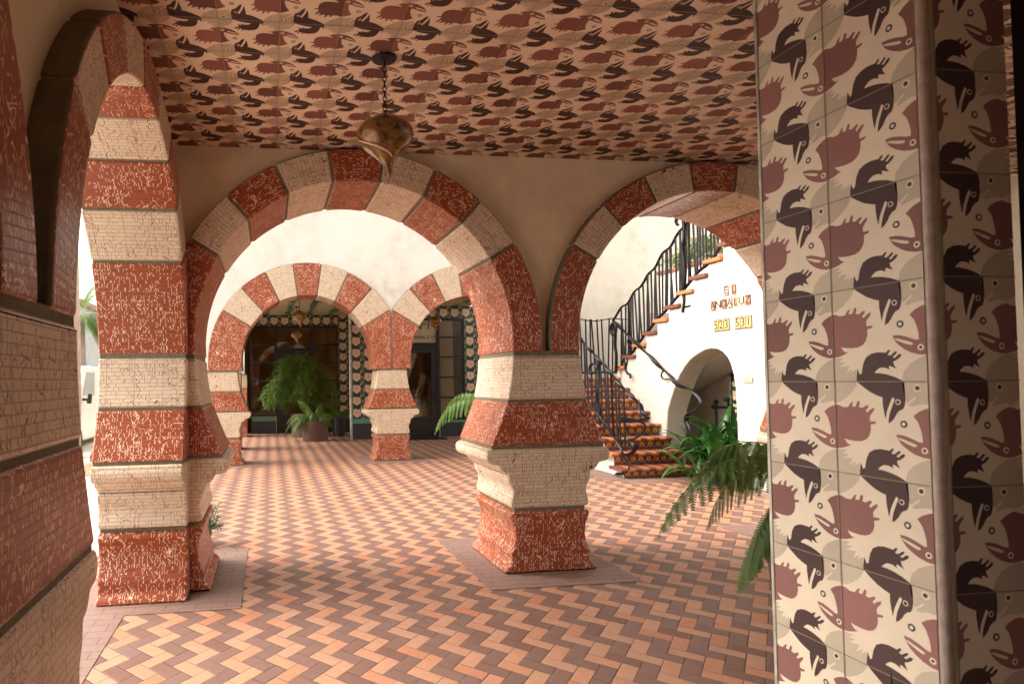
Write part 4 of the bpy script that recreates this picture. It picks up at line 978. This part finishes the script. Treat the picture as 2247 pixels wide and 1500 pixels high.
fc = ['lt_peach', 'lt_cream', 'lt_peach', 'lt_cream', 'lt_peach', 'lt_cream', 'lt_peach']
for i, ch in enumerate('ANDALUZ'):
    y = 8.194 + (7.535 - 8.194) * i / 6
    letter_tile(ch, y, 2.490, .084, .135, M['lt_edge'] if i in (0, 2, 3, 6) else M['lt_cream'], M[fc[i]], M['lt_blue'], lab2[i], .145, g1)
g2 = 'number tiles on the white stair wall'
for j, (st, num, ink) in enumerate(((8.142, '523', 'lt_blue'), (7.733, '531', 'lt_blue'))):
    for i, ch in enumerate(num):
        lb = {'5230': 'yellow number tile 5 that starts the left number', '5231': 'yellow number tile 2 in the left number', '5232': 'yellow number tile 3 that ends the left number', '5310': 'yellow number tile 5 that starts the right number', '5311': 'yellow number tile 3 in the middle of the right number', '5312': 'yellow number tile 1 that ends the right number'}[num + str(i)]
        letter_tile(ch, st - i * .102, 2.200, .100, .165, M['lt_olive'] if j == 0 else M['lt_edge'], M['lt_yellow'], M[ink], lb, .165, g2)
pq = thing('plaque', 'tiny pale tile plaque with two lines of writing, low on the white wall', 'sign', (SX1, 7.583, 1.427), R(-90))
b = MB(); b.slab([(-.09, -.032), (.09, -.032), (.09, .032), (-.09, .032)], LOC, -.012, .002); b.build('plaque_edge', M['lt_olive'], pq, bevel=.002, seg=2)
b = MB(); b.slab([(-.084, -.026), (.084, -.026), (.084, .026), (-.084, .026)], LOC, -.0135, -.0115); b.build('plaque_face', M['lt_cream'], pq)
b = MB(); rnd = random.Random(2)
for z, xa, xb in ((.010, -.07, .07), (-.012, -.045, .03)):
    pts = [(xa + (xb - xa) * i / 26, -.0142, z + rnd.uniform(-.008, .008)) for i in range(27)]
    b.tube(pts, .0016, 4)
b.build('writing', M['ink'], pq)

# ------------------------------------------------------------------ plants
def frond(b, p0, az, el, L, droop, wid, n=16, leaf=.02, rnd=random, tri=True, hang=0.0, mat=0, stem=1):
    """a twice-cut fern frond: arching rib, side ribs, small leaflets"""
    p = Vector(p0); d = Vector((math.cos(el) * math.cos(az), math.cos(el) * math.sin(az), math.sin(el)))
    steps = n * 2; ds = L / steps; pts = [p.copy()]; dirs = [d.copy()]
    for i in range(steps):
        d = (d + Vector((0, 0, -droop * ds / L * 2.0 * (i / steps + .25))) ).normalized()
        p = p + d * ds; pts.append(p.copy()); dirs.append(d.copy())
    b.tube(pts, [.006 * (1 - .8 * i / steps) for i in range(steps + 1)], 5, mat=stem)
    for i in range(4, steps + 1):
        t = i / steps
        prof = (math.sin(math.pi * min(1, (t - .08) / .92) ** .75) ** .8 if t < 1 else 0)
        Lp = wid * max(.06, prof)
        dd = dirs[i]; side = dd.cross(Vector((0, 0, 1)));
        side = side.normalized() if side.length > 1e-4 else Vector((1, 0, 0)); upv = side.cross(dd).normalized()
        for sg in (1, -1):
            dir_ = (side * sg * (.86 - .35 * hang) + dd * .5 - Vector((0, 0, .18 + .25 * droop * t + hang * .8)) + Vector((rnd.uniform(-.06, .06), rnd.uniform(-.06, .06), rnd.uniform(-.06, .06)))).normalized()
            m = max(5, int(Lp / leaf * 1.6)); q = pts[i].copy()
            perp = dir_.cross(upv).normalized(); vid = rnd.random() * 40
            dk = dir_.copy()
            for k in range(m):
                dk = (dk - Vector((0, 0, .035 + .03 * droop))).normalized()
                q2 = q + dk * (Lp / m); ll = leaf * 1.5 * (1 - .72 * k / m); sg_ = dk * (Lp / m)
                for s2 in (1, -1):
                    tip = q + perp * s2 * ll + dk * ll * .75
                    fc_ = [q, q + sg_ * .95, tip + sg_ * .45, tip]
                    b.face(fc_ if s2 > 0 else fc_[::-1], [(0, vid)] * 4, mat)
                q = q2
def pot(root, r0, r1, h, mat, rim=.012, z0=0.0, square=False):
    b = MB(); b.lathe([(0, z0), (r0, z0), (r1, z0 + h - .03), (r1 + rim, z0 + h - .03), (r1 + rim, z0 + h), (r1 - .012, z0 + h), (r1 - .02, z0 + h - .06), (0, z0 + h - .06)], n=36); b.build('pot', mat, root, smooth=40)
    b = MB(); b.lathe([(r1 - .022, z0 + h - .055), (.0, z0 + h - .04)], n=20); b.build('soil', M['soil'], root)

# tree fern behind the bird tiled pier
rnd = random.Random(11)
f1 = thing('potted_tree_fern', 'tree fern with long drooping fronds reaching out from behind the bird tiled pier', 'plant', (2.98, 3.1, 0))
pot(f1, .20, .25, .50, M['pot_brown'])
b = MB(); b.tube([(0, 0, .45), (0, 0, 1.0)], [.07, .05], 10); b.build('trunk', M['stem'], f1)
b = MB()
for az, el, L, dr in ((R(184), R(22), 1.16, 1.25), (R(190), R(-14), .80, 1.3), (R(178), R(-33), .82, .9), (R(150), R(15), .75, 1.8), (R(80), R(35), .9, 1.8), (R(20), R(35), .9, 1.8), (R(300), R(30), .8, 2.0), (R(345), R(45), .8, 1.6), (R(130), R(40), .8, 1.9)):
    frond(b, (0, 0, .98), az, el, L, dr, .19, 9, .021, rnd, hang=.7)
b.build('fronds', [M['fern_dark'], M['stem']], f1)
# tree fern behind the middle pier
f2 = thing('potted_tree_fern', 'bright green tree fern spreading out behind the middle pier, before the No 1 window', 'plant', (3.55, 9.6, 0))
pot(f2, .24, .30, .5, M['pot_brown'])
b = MB(); b.tube([(0, 0, .4), (0, 0, 1.05)], [.07, .055], 10); b.build('trunk', M['stem'], f2)
b = MB()
for az, el, L, dr in ((R(180), R(35), 1.28, 1.9), (R(165), R(50), .95, 1.7), (R(200), R(20), .85, 1.9), (R(150), R(20), .8, 2.2), (R(225), R(45), .9, 1.8), (R(40), R(40), .9, 1.8), (R(100), R(45), .9, 1.8), (R(320), R(40), .9, 1.8), (R(270), R(50), .8, 1.8)):
    frond(b, (0, 0, 1.02), az, el, L, dr, .30, 8, .034, rnd, hang=.6)
b.build('fronds', [M['fern'], M['stem']], f2)
# fern in the front brown pot
f3 = thing('potted_fern', 'fern with drooping leathery fronds in the front brown cylinder pot', 'plant', (1.14, 15.9, 0))
pot(f3, .325, .325, .50, M['pot_brown'], .004)
b = MB()
for az, el, L, dr in ((R(185), R(38), 1.05, 2.0), (R(200), R(28), .95, 2.1), (R(170), R(48), .9, 1.8), (R(215), R(40), .8, 2.0), (R(60), R(68), .75, 1.2), (R(20), R(55), .7, 1.7), (R(330), R(45), .6, 2.2), (R(265), R(20), .55, 2.8), (R(250), R(60), .6, 1.8), (R(110), R(60), .8, 1.5), (R(150), R(70), .8, 1.2)):
    frond(b, (rnd.uniform(-.05, .05), rnd.uniform(-.05, .05), .46), az, el, L, dr, .22, 9, .021, rnd, hang=.5)
b.build('fronds', [M['fern'], M['stem']], f3)
# asparagus fern in the back brown pot
def asparagus(root, c, n, rr, zr, rnd):
    """arching wiry stems, each carrying loose plumes of needle leaves"""
    b = MB(); s_ = MB()
    for i in range(n):
        az = rnd.uniform(0, 6.283) if rnd.random() < .55 else rnd.gauss(math.pi, .7)
        h = zr * rnd.uniform(.45, 1.0); out = rr * rnd.uniform(.25, 1.0) * (1.15 - .45 * h / zr)
        dx, dy = math.cos(az) * out, math.sin(az) * out * .6
        q = crom([(0, 0, c - .1), (dx * .30, dy * .30, c + h * .60), (dx * .68, dy * .68, c + h * .92), (dx, dy, c + h * rnd.uniform(.55, .85)), (dx * 1.12, dy * 1.12, c + h * rnd.uniform(.25, .55))], 5)
        s_.tube(q, [.006 * (1 - .8 * k / len(q)) for k in range(len(q))], 4)
        for k in range(6, len(q)):
            P = Vector(q[k]); tg = (Vector(q[k]) - Vector(q[k - 1])).normalized(); vid = rnd.random() * 30
            for _p in range(2 if k % 2 else 1):
                # a side plume
                a0 = rnd.uniform(0, 6.283); sd0 = tg.orthogonal().normalized(); sd1 = tg.cross(sd0)
                pd = (sd0 * math.cos(a0) + sd1 * math.sin(a0) + tg * .6 + Vector((0, 0, -.25))).normalized(); PL = rnd.uniform(.12, .34)
                for m in range(15):
                    a = P + pd * PL * (m / 14) - Vector((0, 0, .05 * (m / 14) ** 2)); w_ = .085 * (1 - .6 * m / 14)
                    d = (Vector((rnd.gauss(0, 1), rnd.gauss(0, 1), rnd.gauss(0, .7))) + pd * .8).normalized(); sd = d.orthogonal().normalized() * .0085
                    b.face([a, a + d * w_ * .5 + sd, a + d * w_, a + d * w_ * .5 - sd], [(0, vid)] * 4)
    b.build('foliage', M['asparagus'], root); s_.build('stems', M['stem'], root)
f4 = thing('asparagus_fern', 'huge feathery asparagus fern in the rear brown pot before the shop door', 'plant', (.95, 17.2, 0))
pot(f4, .36, .36, .62, M['pot_brown'], .004)
asparagus(f4, .55, 64, 1.2, 1.8, random.Random(4))
# plant in the black nursery pot
f5 = thing('potted_shrub', 'leafy green plant in the black plastic pot', 'plant', (2.0 - .14, 16.95, 0))
pot(f5, .15, .185, .50, M['pot_black'], .01)
b = MB(); rnd = random.Random(9)
for i in range(9): frond(b, (0, 0, .45), rnd.uniform(0, 6.28), R(rnd.uniform(35, 80)), rnd.uniform(.45, .7), 1.7, .13, 8, .030, rnd)
b.build('foliage', [M['asparagus'], M['stem']], f5)

# strap leaved plants at the niche
def strap_leaf(b, p0, az, el, L, wd, droop, vid):
    p = Vector(p0); d = Vector((math.cos(el) * math.cos(az), math.cos(el) * math.sin(az), math.sin(el))); n = 9; rows = []
    side = Vector((-math.sin(az), math.cos(az), 0))
    for i in range(n + 1):
        t = i / n; w_ = wd * (math.sin(math.pi * min(1, .18 + t * .82)) ** .7 if t < 1 else .02) * .5
        up = side.cross(d).normalized()
        rows.append([p - side * w_ + up * w_ * .35, p.copy(), p + side * w_ + up * w_ * .35])
        d = (d + Vector((0, 0, -droop / n * (.3 + t * 1.6)))).normalized(); p = p + d * (L / n)
    b.grid(rows, [[(0, vid)] * 3] * (n + 1))
def clivia(root, n, spread, L, rnd):
    b = MB()
    for i in range(n):
        az = rnd.uniform(0, 6.283); ox, oy = rnd.gauss(0, spread), rnd.gauss(0, spread)
        strap_leaf(b, (ox, oy, rnd.uniform(0, .08)), az, R(rnd.uniform(30, 80)), L * rnd.uniform(.75, 1.2), rnd.uniform(.06, .095), rnd.uniform(1.3, 2.9), rnd.random() * 30)
    return b.build('leaves', M['strap'], root, smooth=80)
rnd = random.Random(21)
cl = thing('strap_leaf_plant', 'clump of glossy strap leaves at the right end of the bottom steps', 'plant', (6.16, 8.08, 0), 0, 'strap leaved plants by the stairs'); clivia(cl, 54, .12, .86, rnd)
cl = thing('strap_leaf_plant', 'strap leaved clump growing under the niche arch behind the S curved handrail end', 'plant', (6.62, 8.45, .25), 0, 'strap leaved plants by the stairs'); clivia(cl, 60, .16, .90, rnd)
cl = thing('strap_leaf_plant', 'strap leaved clump closest to the white wall end, with yellowing leaves', 'plant', (6.5, 7.98, .1), 0, 'strap leaved plants by the stairs'); clivia(cl, 50, .13, .86, rnd)
# planting on the high ledge
hp = thing('ledge_plant', 'bushy flowering plants on the high ledge at the top of the stairs', 'plant', (SX2 + .22, 10.15, 3.50))
b = MB(); fl = MB(); rnd = random.Random(31)
for i in range(2600):
    y = rnd.uniform(-.75, .75); h = .46 * (1 - (y / .9) ** 2) * rnd.random() ** .6; x = rnd.gauss(0, .12)
    P = Vector((x, y, h)); d = Vector((rnd.gauss(0, 1), rnd.gauss(0, 1), rnd.gauss(.4, .8))).normalized(); L = rnd.uniform(.04, .09); sd = d.orthogonal().normalized() * L * .28
    b.face([P, P + d * L * .5 + sd, P + d * L, P + d * L * .5 - sd], [(0, rnd.random() * 30)] * 4)
    if i % 16 == 0: fl.face([P + Vector((-.05, q[0], q[1] + .05)) for q in disc(0, 0, .022, 6)])
b.build('foliage', M['fern'], hp); fl.build('blossoms', M['flower'], hp)
# sprig by the corner pier, rosemary-like
sp = thing('rosemary_bush', 'dark rosemary sprigs peeping out behind the foot of the corner pier', 'plant', (-.66, 5.95, 0)); b = MB(); rnd = random.Random(41)
for i in range(26):
    az = rnd.uniform(0, 6.28); q = crom([(0, 0, .0), (.10 * math.cos(az), .10 * math.sin(az), .15), (.19 * math.cos(az) * rnd.uniform(.5, 1.2), .19 * math.sin(az) * rnd.uniform(.5, 1.2), rnd.uniform(.12, .42))], 7)
    b.tube(q, .003, 4)
    for P in q[3:]:
        for _ in range(7):
            d = Vector((rnd.gauss(0, 1), rnd.gauss(0, 1), rnd.gauss(.5, .7))).normalized(); sd = d.orthogonal().normalized() * .004; P_ = Vector(P)
            b.face([P_, P_ + d * .02 + sd, P_ + d * .045, P_ + d * .02 - sd], [(0, rnd.random() * 20)] * 4)
b.build('sprigs', M['rosemary'], sp)
# a low plant in front of the tiled pier, only its tips rise into view
lp = thing('strap_leaf_plant', 'leaf tips just rising into the bottom edge in front of the bird tiled pier', 'plant', (1.49, 1.40, 0)); pot(lp, .12, .15, .25, M['pot_black']); b = MB(); rnd = random.Random(51)
for ox, hh, az in ((.02, .535, .4), (-.06, .50, 2.6), (.05, .46, 5.6), (-.01, .44, 4.2), (0, .40, 1.4)): strap_leaf(b, (ox, 0, .22), az, R(86), hh, .03, .15, rnd.random() * 9)
b.build('leaves', M['strap'], lp, smooth=80)

# ------------------------------------------------------------------ street: palms, a parked van, a pale house
M['bark'] = plain('ringed_palm_bark', (0.40, 0.30, 0.24), 0.9, 0, 0.18, 5)
def palm(label, loc, h, r, crown, rnd):
    t = thing('palm_tree', label, 'tree', loc, 0, 'palms along the street')
    b = MB(); rows = []; n = int(h / .12)
    for i in range(n + 1):
        rr = r * (1.12 - .3 * i / n) * (1.03 if i % 2 else .985); rows.append([(rr * math.cos(2*math.pi*j/16) + .02 * math.sin(i * .1), rr * math.sin(2*math.pi*j/16), h * i / n) for j in range(16)])
    b.grid(rows, None, 0, close=True); b.build('trunk', M['bark'], t, smooth=60)
    b = MB()
    for i in range(crown):
        az = rnd.uniform(0, 6.28); el = R(rnd.uniform(-40, 75)); p = Vector((0, 0, h)); d = Vector((math.cos(el)*math.cos(az), math.cos(el)*math.sin(az), math.sin(el))); L = 1.7
        side = Vector((-math.sin(az), math.cos(az), 0))
        for k in range(18):
            q = p + d * (L / 18); 
            if k > 3:
                for sg in (1, -1):
                    tip = q + side * sg * .42 * math.sin(math.pi * (k / 20)) + d * .2 - Vector((0, 0, .12)); b.face([p, q, tip], [(0, i)] * 3)
            p = q; d = (d - Vector((0, 0, .075))).normalized()
    b.build('crown', M['palm_leaf'], t)
palm('pale ringed palm trunk just past the arcade, seen in the slit beside the closest pier', (-4.05, 13.6, -.16), 8.5, .17, 26, random.Random(61))
palm('slim palm with green fronds further down the street', (-9.6, 34.0, -.16), 5.2, .22, 30, random.Random(62))
M['van_paint'] = plain('white_van_paint', (0.78, 0.77, 0.74), 0.25, 0, 0.04, 2); M['van_window'] = plain('window_painted_reflection', (0.42, 0.46, 0.46), 0.08, 0, 0.05)  # window: bright reflection painted as a pale opaque colour
M['rubber'] = plain('black_rubber', (0.02, 0.02, 0.02), 0.7)
vn = thing('parked_van', 'white parked van with a black wing mirror, glimpsed past the closest pier', 'van', (-5.35, 14.4, -.16))
b = MB(); body = [(0, .35), (.25, .30), (4.4, .30), (4.6, .45), (4.6, 1.95), (4.45, 2.1), (1.5, 2.1), (.95, 1.35), (.1, 1.15), (0, .9)]
b.slab([(a, z) for a, z in body], lambda a, z, d: (d, a, z), 0.95, -0.95); bo = b.build('body', M['van_paint'], vn, bevel=.06)
for sx_ in (.955, -.96):
    b = MB(); b.slab([(1.25, 1.38), (2.3, 1.38), (2.3, 1.95), (1.6, 1.95)], lambda a, z, d: (d, a, z), sx_ + .004, sx_ - .004); b.build('side_window', M['van_window'], vn)
    for y in (.85, 3.7):
        b = MB(); b.lathe([(0, -.1), (.2, -.1), (.33, -.09), (.34, 0), (.33, .09), (.2, .1), (0, .1)], n=24)
        b.v = [(p[2] + sx_ * .93, p[0] + y, p[1] + .34) for p in b.v]; wo_ = b.build('wheel', M['rubber'], vn, smooth=40)
b = MB(); b.tube([(.93, 1.30, 1.30), (1.10, 1.25, 1.28)], .03, 8); b.tube([(1.12, 1.20, 1.20), (1.14, 1.22, 1.42)], [.10, .09], 10, flat=.5); b.build('wing_mirror', M['rubber'], vn, smooth=60)
hs = thing('street_house', 'pale building across the street, washed out by the light', 'building', (-16, 44, -.16))
b = MB(); b.box(-7, -6, 0, 4.5, 6, 6.5); b.build('walls', M['stucco'], hs)
b = MB(); b.box(-7.3, -6.3, 6.5, 4.8, 6.3, 6.8); b.build('roof', M['terra'], hs)
for x, z in ((1.2, 1.2), (3.0, 1.2), (1.2, 4.0), (3.0, 4.0), (-2, 1.2), (-2, 4.0)):
    b = MB(); b.box(x, -6.06, z, x + .9, -6.0, z + 1.4); wf = b.build('window', M['black_frame'], hs)
hd = thing('hedge', 'sunlit green shrubs at the end of the street', 'hedge', (-8.8, 30, -.16)); b = MB(); rnd = random.Random(71)
for i in range(1600):
    P = Vector((rnd.uniform(-2.5, 2.2), rnd.uniform(-.8, .8), rnd.random() ** .7 * 1.2 * (1 + .3 * math.sin(i)))); d = Vector((rnd.gauss(0, 1), rnd.gauss(0, 1), rnd.gauss(0, 1))).normalized(); sd = d.orthogonal().normalized() * .07
    b.face([P, P + d * .12 + sd, P + d * .25, P + d * .12 - sd], [(0, rnd.random() * 9)] * 4)
b.build('leaves', M['palm_leaf'], hd)
